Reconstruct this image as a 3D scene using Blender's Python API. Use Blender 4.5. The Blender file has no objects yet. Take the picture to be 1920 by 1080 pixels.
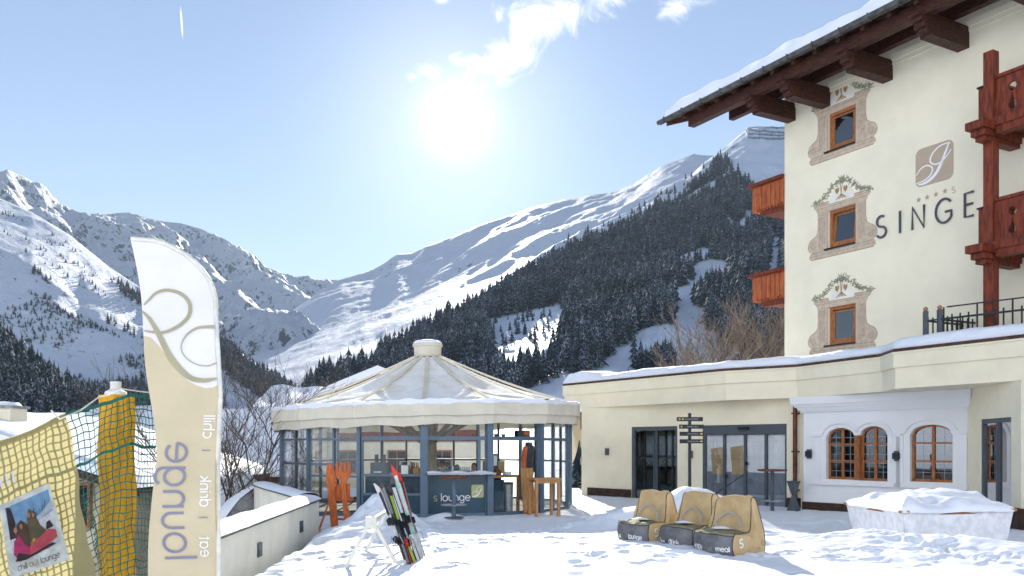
import bpy, math, random
import numpy as np
from mathutils import Vector, Matrix
S = bpy.context.scene
COL = S.collection
R = math.radians
F = 1650.0; HY = 835.0; EYE = 1.8        # focal length and horizon of the photograph, eye height
# ---------------------------------------------------------------- camera
cam = bpy.data.cameras.new('camera'); camo = bpy.data.objects.new('camera', cam); COL.objects.link(camo)
camo.location = (0, 0, EYE); camo.rotation_euler = (R(90), 0, 0)
cam.sensor_width = 36; cam.lens = F / 1920 * 36
cam.shift_y = (HY - 540) / 1920
cam.clip_start = 0.1; cam.clip_end = 30000
S.camera = camo
S.render.resolution_x = 1024; S.render.resolution_y = 576
# ---------------------------------------------------------------- sky and sun
SUN_X, SUN_Z = (857 - 960) / F, (HY - 225) / F
sd = Vector((SUN_X, 1, SUN_Z)).normalized()
SUN_EL = math.asin(sd.z); SUN_AZ = math.atan2(sd.x, sd.y)
W = bpy.data.worlds.new('World'); S.world = W; W.use_nodes = True
nt = W.node_tree; nt.nodes.clear()
class NB:
    """small helper to write shader nodes"""
    def __init__(s, tree): s.t = tree
    def n(s, typ, **kw):
        nd = s.t.nodes.new(typ)
        for k, v in kw.items(): setattr(nd, k, v)
        return nd
    def put(s, sock, v):
        if v is None: return
        if hasattr(v, 'is_output') or isinstance(v, bpy.types.NodeSocket): s.t.links.new(v, sock)
        else: sock.default_value = v
    def math(s, op, a, b=None, c=None, clamp=False):
        nd = s.n('ShaderNodeMath', operation=op, use_clamp=clamp)
        s.put(nd.inputs[0], a); s.put(nd.inputs[1], b)
        if c is not None: s.put(nd.inputs[2], c)
        return nd.outputs[0]
    def mix(s, f, a, b, blend='MIX'):
        nd = s.n('ShaderNodeMix', data_type='RGBA', blend_type=blend)
        s.put(nd.inputs[0], f); s.put(nd.inputs[6], a); s.put(nd.inputs[7], b)
        return nd.outputs[2]
    def noise(s, vec, scale, detail=4, rough=.55, dist=0.0):
        nd = s.n('ShaderNodeTexNoise'); s.put(nd.inputs['Vector'], vec)
        nd.inputs['Scale'].default_value = scale; nd.inputs['Detail'].default_value = detail
        nd.inputs['Roughness'].default_value = rough; nd.inputs['Distortion'].default_value = dist
        return nd.outputs[0]
    def ramp(s, f, lo, hi, a=0., b=1.):
        nd = s.n('ShaderNodeMapRange', interpolation_type='SMOOTHSTEP'); s.put(nd.inputs[0], f)
        nd.inputs[1].default_value = lo; nd.inputs[2].default_value = hi; nd.inputs[3].default_value = a; nd.inputs[4].default_value = b
        return nd.outputs[0]
b = NB(nt)
sky = b.n('ShaderNodeTexSky', sky_type='NISHITA'); sky.sun_disc = False
sky.sun_elevation = SUN_EL; sky.sun_rotation = SUN_AZ; sky.altitude = 1200
sky.air_density = 1.0; sky.dust_density = 0.0; sky.ozone_density = 2.5
tc = b.n('ShaderNodeTexCoord'); nrm = b.n('ShaderNodeVectorMath', operation='NORMALIZE'); nt.links.new(tc.outputs['Generated'], nrm.inputs[0])
sep = b.n('ShaderNodeSeparateXYZ'); nt.links.new(nrm.outputs[0], sep.inputs[0])
dx, dy, dz = sep.outputs
yy = b.math('MAXIMUM', dy, 0.02)
X = b.math('DIVIDE', dx, yy); Z = b.math('DIVIDE', dz, yy)
front = b.math('GREATER_THAN', dy, 0.05)
# thin cumulus scraps beside the sun and a short vapour trail: they sit in the sky itself
comb = b.n('ShaderNodeCombineXYZ'); nt.links.new(X, comb.inputs[0]); nt.links.new(Z, comb.inputs[1])
mask = None
for (cx, cy, rx, ry) in [(905, 125, 75, 40), (955, 95, 75, 48), (1000, 45, 70, 60), (1060, 20, 85, 60), (1130, -10, 80, 45), (1280, 0, 70, 45), (800, 135, 42, 30),
                         (1195, -30, 60, 35), (1400, -60, 120, 50), (935, 30, 30, 30), (830, 0, 22, 12)]:
    a1 = b.math('DIVIDE', b.math('SUBTRACT', X, (cx - 960) / F), rx / F); a2 = b.math('DIVIDE', b.math('SUBTRACT', Z, (HY - cy) / F), ry / F)
    m = b.math('SUBTRACT', 1.0, b.math('SQRT', b.math('ADD', b.math('MULTIPLY', a1, a1), b.math('MULTIPLY', a2, a2))))
    mask = m if mask is None else b.math('MAXIMUM', mask, m)
n1 = b.noise(comb.outputs[0], 17, 9, .68, 1.1)
cl = b.ramp(b.math('ADD', b.math('MULTIPLY', mask, .8), b.math('MULTIPLY', b.math('SUBTRACT', n1, .5), 3.4)), .0, 1.25)
cl = b.math('MULTIPLY', b.math('MULTIPLY', cl, front), b.ramp(mask, -.25, .1))
# trail
tx = b.math('DIVIDE', b.math('SUBTRACT', X, b.math('ADD', (341 - 960) / F, b.math('MULTIPLY', b.math('SUBTRACT', Z, (HY - 50) / F), -.07))), 2.6 / F)
tz = b.math('DIVIDE', b.math('SUBTRACT', Z, (HY - 42) / F), 36 / F)
tm = b.math('SUBTRACT', 1.0, b.math('SQRT', b.math('ADD', b.math('MULTIPLY', tx, tx), b.math('MULTIPLY', tz, tz))), clamp=True)
tm = b.math('MULTIPLY', b.ramp(tm, 0, .6), front)
cl = b.math('MAXIMUM', b.math('MULTIPLY', cl, .9), b.math('MULTIPLY', tm, .75))
dot = b.n('ShaderNodeVectorMath', operation='DOT_PRODUCT'); nt.links.new(nrm.outputs[0], dot.inputs[0]); dot.inputs[1].default_value = sd
dt = b.math('MAXIMUM', dot.outputs[1], 0.0)
g = b.math('ADD', b.math('ADD', b.math('MULTIPLY', b.math('POWER', dt, 14000.), 40.), b.math('MULTIPLY', b.math('POWER', dt, 2200.), 4.5)), b.math('MULTIPLY', b.math('POWER', dt, 130.), 1.8))
tint = b.n('ShaderNodeHueSaturation'); tint.inputs['Saturation'].default_value = .84; tint.inputs['Value'].default_value = .70
nt.links.new(sky.outputs[0], tint.inputs['Color'])
tcol = b.mix(1.0, tint.outputs[0], (1.03, .975, .955, 1), 'MULTIPLY')
skyc = b.mix(cl, tcol, (6.5, 6.6, 6.9, 1))
glow = b.n('ShaderNodeVectorMath', operation='SCALE'); glow.inputs[0].default_value = (1.0, .97, .9); nt.links.new(g, glow.inputs[3])
tot = b.n('ShaderNodeVectorMath', operation='ADD'); nt.links.new(skyc, tot.inputs[0]); nt.links.new(glow.outputs[0], tot.inputs[1])
bg = b.n('ShaderNodeBackground'); bg.inputs['Strength'].default_value = 0.13
nt.links.new(tot.outputs[0], bg.inputs['Color'])
wo = b.n('ShaderNodeOutputWorld'); nt.links.new(bg.outputs[0], wo.inputs[0])
sl = bpy.data.lights.new('sun', 'SUN'); sl.energy = 5.0; sl.angle = R(.5); sl.color = (1, .95, .86)
so = bpy.data.objects.new('sun', sl); COL.objects.link(so)
so.rotation_euler = Vector(sd).to_track_quat('Z', 'Y').to_euler(); so.location = (0, 0, 60)
S.view_settings.view_transform = 'Standard'; S.view_settings.look = 'None'; S.view_settings.gamma = 1; S.view_settings.use_curve_mapping = False
S.view_settings.exposure = 0.95
S.cycles.transparent_max_bounces = 24
# ---------------------------------------------------------------- helpers
def tag(o, label=None, cat=None, group=None, kind=None):
    if label: o['label'] = label
    if cat: o['category'] = cat
    if group: o['group'] = group
    if kind: o['kind'] = kind
    return o
def thing(name, label, cat, loc=(0, 0, 0), group=None):
    o = bpy.data.objects.new(name, None); COL.objects.link(o); o.location = loc; o.empty_display_size = .2
    return tag(o, label, cat, group)
def wloc(o):
    v = Vector((0, 0, 0))
    while o is not None: v += o.location; o = o.parent
    return v
def copy_tree(o, parent=None):
    c = o.copy(); COL.objects.link(c)
    if parent: c.parent = parent
    for ch in list(o.children): copy_tree(ch, c)
    return c
def px(x, y, d):
    return Vector(((x - 960) / F * d, d, EYE + (HY - y) / F * d))
class MB:
    def __init__(s, M=None, fn=None): s.v = []; s.f = []; s.M = M; s.fn = fn
    def add(s, vs, fs):
        k = len(s.v)
        for p in vs:
            p = Vector(p)
            if s.fn: p = Vector(s.fn(p))
            if s.M is not None: p = s.M @ p
            s.v.append(tuple(p))
        for f in fs: s.f.append(tuple(i + k for i in f))
    def hexa(s, b4, t4):
        s.add(list(b4) + list(t4), [(3, 2, 1, 0), (4, 5, 6, 7), (0, 1, 5, 4), (1, 2, 6, 5), (2, 3, 7, 6), (3, 0, 4, 7)]); return s
    def box(s, x0, x1, y0, y1, z0, z1):
        s.hexa([(x0, y0, z0), (x1, y0, z0), (x1, y1, z0), (x0, y1, z0)], [(x0, y0, z1), (x1, y0, z1), (x1, y1, z1), (x0, y1, z1)]); return s
    def bar(s, a, b, w, h=None, up=(0, 0, 1), w2=None, h2=None):
        a = Vector(a); b = Vector(b); h = h or w; w2 = w2 or w; h2 = h2 or h
        d = (b - a).normalized(); u = Vector(up)
        if abs(d.dot(u)) > .98: u = Vector((0, 1, 0))
        sx = d.cross(u).normalized(); u = sx.cross(d).normalized()
        q = lambda p, w, h: [p - sx * w / 2 - u * h / 2, p + sx * w / 2 - u * h / 2, p + sx * w / 2 + u * h / 2, p - sx * w / 2 + u * h / 2]
        s.hexa(q(a, w, h), q(b, w2, h2)); return s
    def prism(s, poly, z0, z1):
        n = len(poly)
        s.add([(p[0], p[1], z0) for p in poly] + [(p[0], p[1], z1) for p in poly],
              [tuple(range(n - 1, -1, -1)), tuple(range(n, 2 * n))] + [(i, (i + 1) % n, n + (i + 1) % n, n + i) for i in range(n)]); return s
    def slab(s, pts, off):
        """3-D polygon given thickness along the vector off"""
        n = len(pts); o = Vector(off)
        s.add([Vector(p) for p in pts] + [Vector(p) + o for p in pts],
              [tuple(range(n - 1, -1, -1)), tuple(range(n, 2 * n))] + [(i, (i + 1) % n, n + (i + 1) % n, n + i) for i in range(n)]); return s
    def tube(s, path, r, n=8, cap=True):
        path = [Vector(p) for p in path]; rs = r if isinstance(r, (list, tuple)) else [r] * len(path)
        k0 = []; up = Vector((0.13, .21, 1))
        vs = []; fs = []
        for i, p in enumerate(path):
            d = (path[min(i + 1, len(path) - 1)] - path[max(i - 1, 0)]).normalized()
            if abs(d.dot(up.normalized())) > .97: u0 = Vector((1, .2, 0))
            else: u0 = up
            a = d.cross(u0).normalized(); c = a.cross(d)
            for j in range(n):
                t = 2 * math.pi * j / n; vs.append(p + (a * math.cos(t) + c * math.sin(t)) * rs[i])
        for i in range(len(path) - 1):
            for j in range(n):
                fs.append((i * n + j, i * n + (j + 1) % n, (i + 1) * n + (j + 1) % n, (i + 1) * n + j))
        if cap: fs.append(tuple(range(n - 1, -1, -1))); fs.append(tuple((len(path) - 1) * n + j for j in range(n)))
        s.add(vs, fs); return s
    def lathe(s, prof, n=20, c=(0, 0, 0)):
        vs = []; fs = []
        for (r, z) in prof:
            for j in range(n):
                t = 2 * math.pi * j / n; vs.append((c[0] + r * math.cos(t), c[1] + r * math.sin(t), c[2] + z))
        m = len(prof)
        for i in range(m - 1):
            for j in range(n): fs.append((i * n + j, i * n + (j + 1) % n, (i + 1) * n + (j + 1) % n, (i + 1) * n + j))
        fs.append(tuple(range(n - 1, -1, -1))); fs.append(tuple((m - 1) * n + j for j in range(n)))
        s.add(vs, fs); return s
    def grid(s, fn, nu, nv):
        vs = [fn(i / nu, j / nv) for j in range(nv + 1) for i in range(nu + 1)]
        s.add(vs, [(j * (nu + 1) + i, j * (nu + 1) + i + 1, (j + 1) * (nu + 1) + i + 1, (j + 1) * (nu + 1) + i) for j in range(nv) for i in range(nu)]); return s
    def ribbon(s, pts, w, off=0.0, th=0.004):
        """2-D polyline (x, z) as a flat stroke standing th proud of the plane y = off; w a width or one per point"""
        P = [Vector((p[0], p[1])) for p in pts]; n = len(P)
        ws = w if isinstance(w, (list, tuple)) else [w] * n
        closed = (P[0] - P[-1]).length < 1e-6
        L = []; Rr = []
        for i in range(n):
            a = P[i - 1] if i > 0 else (P[-2] if closed else P[0]); c = P[i + 1] if i < n - 1 else (P[1] if closed else P[-1])
            d = (c - a); d = d.normalized() if d.length > 1e-9 else Vector((1, 0)); nn = Vector((-d.y, d.x)) * ws[i] / 2
            L.append(P[i] + nn); Rr.append(P[i] - nn)
        for i in range(n - 1):
            q = [L[i], Rr[i], Rr[i + 1], L[i + 1]]
            s.hexa([(p.x, off, p.y) for p in q], [(p.x, off - th, p.y) for p in q])
        return s
    def build(s, name, m, parent=None, smooth=False, mats=None, fmat=None):
        me = bpy.data.meshes.new(name)
        o0 = wloc(parent) if parent else Vector((0, 0, 0))
        me.from_pydata([tuple(Vector(p) - o0) for p in s.v], [], s.f)
        for mm in (mats or [m]): me.materials.append(mm)
        if fmat:
            for p, k in zip(me.polygons, fmat): p.material_index = k
        if smooth:
            me.polygons.foreach_set('use_smooth', [True] * len(me.polygons))
            try: me.set_sharp_from_angle(angle=R(38))
            except Exception: pass
        me.update()
        o = bpy.data.objects.new(name, me); COL.objects.link(o)
        if parent: o.parent = parent
        return o
def frame(ox, oy, oz, ang):
    """local x runs along the wall, local -y points out of it"""
    return Matrix.Translation((ox, oy, oz)) @ Matrix.Rotation(ang, 4, 'Z')
def catmull(pts, n=8, closed=False):
    P = [Vector(p) for p in pts]; out = []
    m = len(P)
    for i in range(m - 1):
        p0 = P[i - 1] if i > 0 else P[i]; p1 = P[i]; p2 = P[i + 1]; p3 = P[i + 2] if i + 2 < m else P[i + 1]
        for k in range(n):
            t = k / n
            out.append(.5 * ((2 * p1) + (p2 - p0) * t + (2 * p0 - 5 * p1 + 4 * p2 - p3) * t * t + (3 * p1 - p0 - 3 * p2 + p3) * t ** 3))
    out.append(P[-1]); return out
# strokes of a round, light sans alphabet, x-height 1
def arc(cx, cy, rx, ry, a0, a1, n=14):
    return [(cx + rx * math.cos(R(a0 + (a1 - a0) * i / n)), cy + ry * math.sin(R(a0 + (a1 - a0) * i / n))) for i in range(n + 1)]
GL = {
 'l': (.22, [[(.11, 0), (.11, 1.5)]]), 'i': (.22, [[(.11, 0), (.11, 1)], [(.11, 1.28), (.11, 1.4)]]),
 'o': (1.12, [arc(.56, .5, .48, .5, 0, 360, 24)]), 'u': (.98, [[(.1, 1), (.1, .42)] + arc(.48, .4, .38, .4, 180, 360) + [(.86, 1)]]),
 'n': (.98, [[(.1, 0), (.1, 1)], [(.1, .55)] + arc(.48, .6, .38, .4, 180, 0) + [(.86, 0)]]),
 'h': (.98, [[(.1, 0), (.1, 1.5)], [(.1, .55)] + arc(.48, .6, .38, .4, 180, 0) + [(.86, 0)]]),
 'm': (1.5, [[(.1, 0), (.1, 1)], [(.1, .6)] + arc(.42, .65, .32, .35, 180, 0) + [(.74, 0)], [(.74, .6)] + arc(1.06, .65, .32, .35, 180, 0) + [(1.38, 0)]]),
 'g': (1.08, [arc(.52, .5, .44, .5, 0, 360, 24), [(.96, 1), (.96, -.05)] + arc(.54, -.08, .42, .38, 0, -155)]),
 'e': (1.1, [[(.08, .52), (1.02, .52)] + arc(.55, .5, .47, .5, 2, 320, 24)]),
 'a': (1.08, [arc(.52, .5, .44, .5, 0, 360, 24), [(.96, 1), (.96, 0)]]), 'd': (1.08, [arc(.52, .5, .44, .5, 0, 360, 24), [(.96, 1.5), (.96, 0)]]),
 'p': (1.08, [arc(.56, .5, .44, .5, 0, 360, 24), [(.12, 1), (.12, -.5)]]), 'c': (.95, [arc(.55, .5, .47, .5, 48, 312, 20)]),
 't': (.6, [[(.28, 1.35), (.28, .2)] + arc(.45, .18, .17, .18, 180, 270, 6), [(.05, 1), (.52, 1)]]),
 'r': (.6, [[(.1, 0), (.1, 1)], [(.1, .6)] + arc(.45, .6, .35, .38, 180, 80, 8)]),
 'k': (.85, [[(.1, 0), (.1, 1.5)], [(.75, 1), (.12, .42)], [(.32, .6), (.8, 0)]]),
 'y': (.95, [[(.05, 1), (.48, 0)], [(.9, 1), (.3, -.5)]]), 'j': (.3, [[(.18, 1), (.18, -.3), (0, -.45)]]),
 's': (.8, [arc(.4, .75, .3, .25, 40, 270, 14) + arc(.4, .25, .3, .25, 90, -140, 14)[1:]]),
 '|': (.3, [[(.15, -.1), (.15, 1.2)]]), ' ': (.55, []),
 'S': (1.0, [arc(.5, 1.11, .36, .37, 50, 270, 14) + arc(.5, .37, .4, .37, 90, -150, 14)[1:]]),
 'I': (.42, [[(.2, 0), (.2, 1.48)]]), 'N': (1.25, [[(.12, 0), (.12, 1.48), (1.1, 0), (1.1, 1.48)]]),
 'G': (1.5, [arc(.78, .74, .7, .76, 42, 325, 26) + [(1.36, .66), (.85, .66)]]),
 'E': (.95, [[(.85, 1.48), (.12, 1.48), (.12, 0), (.85, 0)], [(.12, .76), (.8, .76)]]),
}
def text(mb, word, x, z, h, w, off=0.0, th=.004, gap=.14, flip=None):
    """write a word with its base line at z, x-height h and stroke width w in the plane y=off"""
    for ch in word:
        adv, st = GL[ch]
        for s in st:
            pts = [(x + p[0] * h, z + p[1] * h) for p in s]
            if flip: pts = [flip(*p) for p in pts]
            mb.ribbon(pts, w, off, th)
        x += (adv + gap) * h
    return x
# swirling initial of the house emblem, inside a unit square
SW = [catmull([(.93, .93), (.8, .96), (.62, .93), (.45, .8), (.38, .62), (.47, .5), (.62, .48), (.8, .58), (.95, .76)], 8),
      catmull([(.9, .98), (.82, .78), (.7, .5), (.56, .25), (.38, .1), (.18, .04), (.04, .06)], 8),
      catmull([(.0, .32), (.1, .46), (.27, .52), (.42, .44), (.44, .32), (.36, .2), (.2, .12), (.0, .1)], 8)]
def swirl(mb, x0, z0, s, w, off, th=.004, zs=None):
    zs = zs or s
    for k, c in enumerate(SW):
        n = len(c); ws = [w * (.55 + (1.3 if k == 1 else .35) * math.sin(math.pi * i / (n - 1))) for i in range(n)]
        mb.ribbon([(x0 + p[0] * s, z0 + p[1] * zs) for p in c], ws, off, th)
def rrect(x0, x1, z0, z1, r, n=5):
    out = []
    for cx, cz, a in ((x1 - r, z1 - r, 0), (x0 + r, z1 - r, 90), (x0 + r, z0 + r, 180), (x1 - r, z0 + r, 270)):
        out += [(cx + r * math.cos(R(a + 90 * i / n)), cz + r * math.sin(R(a + 90 * i / n))) for i in range(n + 1)]
    return out
def plate(mb, poly, off, th):
    n = len(poly); mb.slab([(p[0], off, p[1]) for p in poly], (0, -th, 0))
def holed_wall(mb, u0, u1, z0, z1, y0, y1, holes):
    """solid wall between local y0..y1 with openings (ua, ub, zb(u), zt(u), samples)"""
    br = {u0, u1}
    for (a, c, zb, zt, n) in holes:
        for i in range(n + 1): br.add(round(a + (c - a) * i / n, 5))
    br = sorted(br)
    for a, c in zip(br[:-1], br[1:]):
        m = (a + c) / 2; hs = sorted([h for h in holes if h[0] < m < h[1]], key=lambda h: h[2](m))
        la = lc = z0
        for h in hs + [None]:
            ta, tcc = (h[2](a), h[2](c)) if h else (z1, z1)
            if ta - la > 1e-4 or tcc - lc > 1e-4:
                mb.hexa([(a, y0, la), (c, y0, lc), (c, y1, lc), (a, y1, la)], [(a, y0, ta), (c, y0, tcc), (c, y1, tcc), (a, y1, ta)])
            if h: la, lc = h[3](a), h[3](c)
def rect_hole(a, c, z0, z1): return (a, c, lambda u: z0, lambda u: z1, 1)
def arch_hole(a, c, z0, zs, rise, n=12):
    m = (a + c) / 2; hw = (c - a) / 2
    return (a, c, lambda u: z0, lambda u: zs + rise * math.sqrt(max(0, 1 - ((u - m) / hw) ** 2)) if abs(u - m) < hw * .9999 else zs, n)
# numpy value noise
def vnoise(x, y, seed=0):
    xi = np.floor(x).astype(np.int64); yi = np.floor(y).astype(np.int64); fx = x - xi; fy = y - yi
    fx = fx * fx * fx * (fx * (fx * 6 - 15) + 10); fy = fy * fy * fy * (fy * (fy * 6 - 15) + 10)
    def h(a, c):
        n = (a * 374761393 + c * 668265263 + seed * 974634777) & 0xffffffff
        n = ((n ^ (n >> 13)) * 1274126177) & 0xffffffff
        return ((n ^ (n >> 16)) & 0xffff) / 65535.0
    return (h(xi, yi) * (1 - fx) + h(xi + 1, yi) * fx) * (1 - fy) + (h(xi, yi + 1) * (1 - fx) + h(xi + 1, yi + 1) * fx) * fy - .5
def fbm(x, y, octv=4, seed=0, gain=.5):
    x = np.asarray(x, float); y = np.asarray(y, float); t = 0; a = 1.0
    for i in range(octv): t = t + a * vnoise(x + 17.3 * i, y - 9.1 * i, seed + i); x = x * 2.03; y = y * 2.03; a *= gain
    return t
def sst(a, b_, x):
    t = np.clip((x - a) / (b_ - a), 0, 1); return t * t * (3 - 2 * t)
# ---------------------------------------------------------------- materials
def mat(name, col, rough=.7, var=.12, vs=3.0, bump=0., bs=20., metal=0., spec=.3, col2=None, aniso=None, trans=0., detail=4):
    m = bpy.data.materials.new(name); m.use_nodes = True; t = m.node_tree; q = NB(t); p = t.nodes['Principled BSDF']
    tcn = q.n('ShaderNodeTexCoord'); vec = tcn.outputs['Object']
    if aniso:
        mp = q.n('ShaderNodeMapping'); mp.inputs['Scale'].default_value = aniso; t.links.new(vec, mp.inputs[0]); vec = mp.outputs[0]
    nz = q.noise(vec, vs, detail, .6)
    c = list(col) + [1]
    c2 = list(col2) + [1] if col2 else [max(0, x * (1 - 2.2 * var)) for x in col] + [1]
    f = q.ramp(nz, .32, .68)
    t.links.new(q.mix(f, c2, c), p.inputs['Base Color'])
    p.inputs['Roughness'].default_value = rough; p.inputs['Metallic'].default_value = metal; p.inputs['Specular IOR Level'].default_value = spec
    if bump:
        bn = q.noise(vec, bs, 5, .6); bp = q.n('ShaderNodeBump'); bp.inputs['Strength'].default_value = bump; bp.inputs['Distance'].default_value = .02
        t.links.new(bn, bp.inputs['Height']); t.links.new(bp.outputs[0], p.inputs['Normal'])
    if trans:
        tr = q.n('ShaderNodeBsdfTranslucent'); t.links.new(q.mix(f, c2, c), tr.inputs[0]); mx = q.n('ShaderNodeMixShader'); mx.inputs[0].default_value = trans
        t.links.new(p.outputs[0], mx.inputs[1]); t.links.new(tr.outputs[0], mx.inputs[2]); t.links.new(mx.outputs[0], t.nodes['Material Output'].inputs[0])
    return m
def glass(name, tint=(.9, .95, .94), refl=1.0, ior=1.5, dark=0.0):
    m = bpy.data.materials.new(name); m.use_nodes = True; t = m.node_tree; q = NB(t); t.nodes.remove(t.nodes['Principled BSDF'])
    tr = q.n('ShaderNodeBsdfTransparent'); tr.inputs[0].default_value = (*tint, 1)
    gl = q.n('ShaderNodeBsdfGlossy'); gl.inputs['Roughness'].default_value = .01; gl.inputs[0].default_value = (.95, .97, 1, 1)
    fr = q.n('ShaderNodeFresnel'); fr.inputs[0].default_value = ior
    f = q.math('MULTIPLY', fr.outputs[0], refl, clamp=True)
    mx = q.n('ShaderNodeMixShader'); t.links.new(f, mx.inputs[0]); t.links.new(tr.outputs[0], mx.inputs[1]); t.links.new(gl.outputs[0], mx.inputs[2])
    t.links.new(mx.outputs[0], t.nodes['Material Output'].inputs[0]); return m
def snow_mat(name, rough_scale=9., bump=.5, dist=.03, rock=None, col=(.82, .865, .95)):
    """snow; rock = (scale, threshold, width, stretch, colour) adds bare rock and scrub where the slope is steep or wind swept"""
    m = bpy.data.materials.new(name); m.use_nodes = True; t = m.node_tree; q = NB(t); p = t.nodes['Principled BSDF']
    tcn = q.n('ShaderNodeTexCoord'); vec = tcn.outputs['Object']
    p.inputs['Roughness'].default_value = .65; p.inputs['Specular IOR Level'].default_value = .25
    base = q.mix(q.noise(vec, rough_scale * .13, 3), [x * .95 for x in col] + [1], list(col) + [1])
    h = q.math('ADD', q.noise(vec, rough_scale, 6, .62), q.math('MULTIPLY', q.noise(vec, rough_scale * .22, 3), 1.6))
    if rock:
        sc, th, wd, st, rc = rock
        mp = q.n('ShaderNodeMapping'); mp.inputs['Scale'].default_value = st; t.links.new(vec, mp.inputs[0])
        n1_ = q.noise(mp.outputs[0], sc, 9, .68, .4); n2_ = q.noise(vec, sc * .16, 3)
        ge = q.n('ShaderNodeNewGeometry'); sp = q.n('ShaderNodeSeparateXYZ'); t.links.new(ge.outputs['Normal'], sp.inputs[0])
        steep = q.ramp(sp.outputs[2], .55, .92, .14, -.06)
        v = q.math('ADD', q.math('ADD', n1_, steep), q.math('MULTIPLY', q.math('SUBTRACT', n2_, .5), .45))
        f = q.ramp(v, th, th + wd)
        base = q.mix(f, base, list(rc) + [1]); h = q.math('ADD', h, q.math('MULTIPLY', n1_, 2.0))
    t.links.new(base, p.inputs['Base Color'])
    bp = q.n('ShaderNodeBump'); bp.inputs['Strength'].default_value = bump; bp.inputs['Distance'].default_value = dist
    t.links.new(h, bp.inputs['Height']); t.links.new(bp.outputs[0], p.inputs['Normal'])
    return m
M = {}
M['snow'] = snow_mat('snow', 8, .4, .035)
M['roofsnow'] = snow_mat('roof_snow', 5, .5, .05)
M['cream'] = mat('cream_render', (.86, .79, .60), .9, .04, 1.1, .25, 45, detail=7)
M['hotel'] = mat('hotel_render', (.87, .81, .63), .9, .035, .9, .25, 45, detail=7)
M['white'] = mat('white_render', (.80, .80, .80), .85, .02, 1.5, .12, 50)
M['wallgrey'] = mat('pale_render', (.88, .84, .71), .9, .05, 2, .15, 40)
M['slate'] = mat('slate_blue_metal', (.10, .155, .215), .45, .06, 4, metal=.2, spec=.5)
M['panel'] = mat('petrol_panel', (.018, .065, .10), .22, .15, 1.5, spec=.7)
M['anthracite'] = mat('anthracite_metal', (.075, .09, .11), .45, .08, 3, spec=.4)
M['black'] = mat('black_metal', (.012, .012, .015), .4, .1, 5, spec=.4)
M['canvas'] = mat('canopy_canvas', (.78, .73, .60), .85, .05, 2.5, .15, 30, trans=.1)
M['canvas_dark'] = mat('canvas_ring', (.05, .06, .08), .7)
M['darkwood'] = mat('dark_stained_wood', (.085, .028, .015), .6, .35, 6, .35, 30, col2=(.025, .01, .007), aniso=(1, 1, 6))
M['redwood'] = mat('red_brown_wood', (.23, .045, .018), .55, .3, 5, .3, 30, col2=(.09, .018, .009), aniso=(3, 3, .5))
M['orangewood'] = mat('orange_larch', (.48, .14, .05), .6, .3, 6, .3, 30, col2=(.27, .06, .02), aniso=(3, 3, .5))
M['winwood'] = mat('window_larch', (.42, .17, .06), .5, .25, 6, .2, 30, col2=(.25, .085, .03), aniso=(5, 5, 1))
M['honey'] = mat('honey_oak', (.50, .27, .11), .55, .2, 6, .2, 30, col2=(.33, .16, .06), aniso=(4, 4, .7))
M['beam'] = mat('pale_beam', (.62, .50, .33), .6, .15, 4, aniso=(4, 4, 1))
M['brown_edge'] = mat('brown_sheet_metal', (.10, .045, .03), .5, .3, 5, col2=(.045, .022, .018))
M['plinth'] = mat('brown_plinth', (.07, .035, .022), .7, .25, 6, .2, 20)
M['copper'] = mat('brown_copper_pipe', (.17, .055, .03), .35, .25, 5, metal=.4)
M['stone'] = mat('painted_stone', (.60, .49, .37), .9, .1, 8, .1, 60)
M['stoneline'] = mat('painted_stone_line', (.36, .27, .215), .9, .1, 8)
M['stonelight'] = mat('painted_stone_light', (.70, .60, .50), .9, .05, 8)
M['leafpaint'] = mat('painted_leaves', (.22, .23, .15), .9, .2, 12, col2=(.36, .36, .27))
M['flowerwhite'] = mat('painted_petals', (.80, .78, .70), .9, .05)
M['flowergold'] = mat('painted_hearts', (.62, .33, .10), .9, .3, 30)
M['logo'] = mat('taupe_paint', (.48, .39, .29), .85, .04)
M['white_paint'] = mat('white_paint', (.85, .85, .85), .6, .02)
M['letter'] = mat('slate_letters', (.085, .085, .12), .5, .1)
M['star'] = mat('star_paint', (.50, .38, .27), .8, .1)
M['gutter'] = mat('grey_gutter', (.14, .14, .135), .5, .25, 4, metal=.3)
M['concrete'] = mat('grey_concrete', (.36, .37, .38), .9, .2, 4, .3, 30)
M['glass'] = glass('clear_glass', (.98, .99, .985), .5, 1.45)
M['mirror'] = glass('reflecting_glass', (.45, .5, .54), 3.2, 1.6)
M['doorglass'] = glass('door_glass', (.97, .98, .99), 1.0, 1.5)
M['pale_reflection'] = mat('painted_snow_reflection', (.95, .95, .94), .9, .06, 1.2)  # bright snow mirrored in the sliding door, put into a pale colour
M['grey_reflection'] = mat('painted_grey_reflection', (.26, .30, .35), .8, .1, 1.2)  # darker lower part of that mirrored view, as plain grey
M['darkglass'] = glass('dark_glass', (.35, .42, .44), 1.9, 1.5)
M['interior'] = mat('dark_room', (.05, .055, .06), .9, .3, 2)
M['interior_mid'] = mat('dim_room', (.16, .17, .17), .9, .4, 1.5)
M['curtain'] = mat('curtain', (.62, .66, .68), .9, .3, 6, aniso=(8, 1, .5))
M['yellow'] = mat('yellow_padding', (.80, .44, .015), .55, .1, 4, .3, 8, col2=(.66, .30, .01), aniso=(6, 6, .6))
M['net'] = mat('green_net', (.012, .14, .10), .6, .2, 20)
M['banner'] = mat('beige_banner', (.50, .44, .22), .8, .04, 3, trans=.55)
M['flagw'] = mat('white_flag_cloth', (.64, .64, .69), .8, .03, 2, .25, 5, trans=.2)
M['flagb'] = mat('beige_flag_cloth', (.51, .45, .32), .8, .04, 2, .25, 5, trans=.2)
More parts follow.
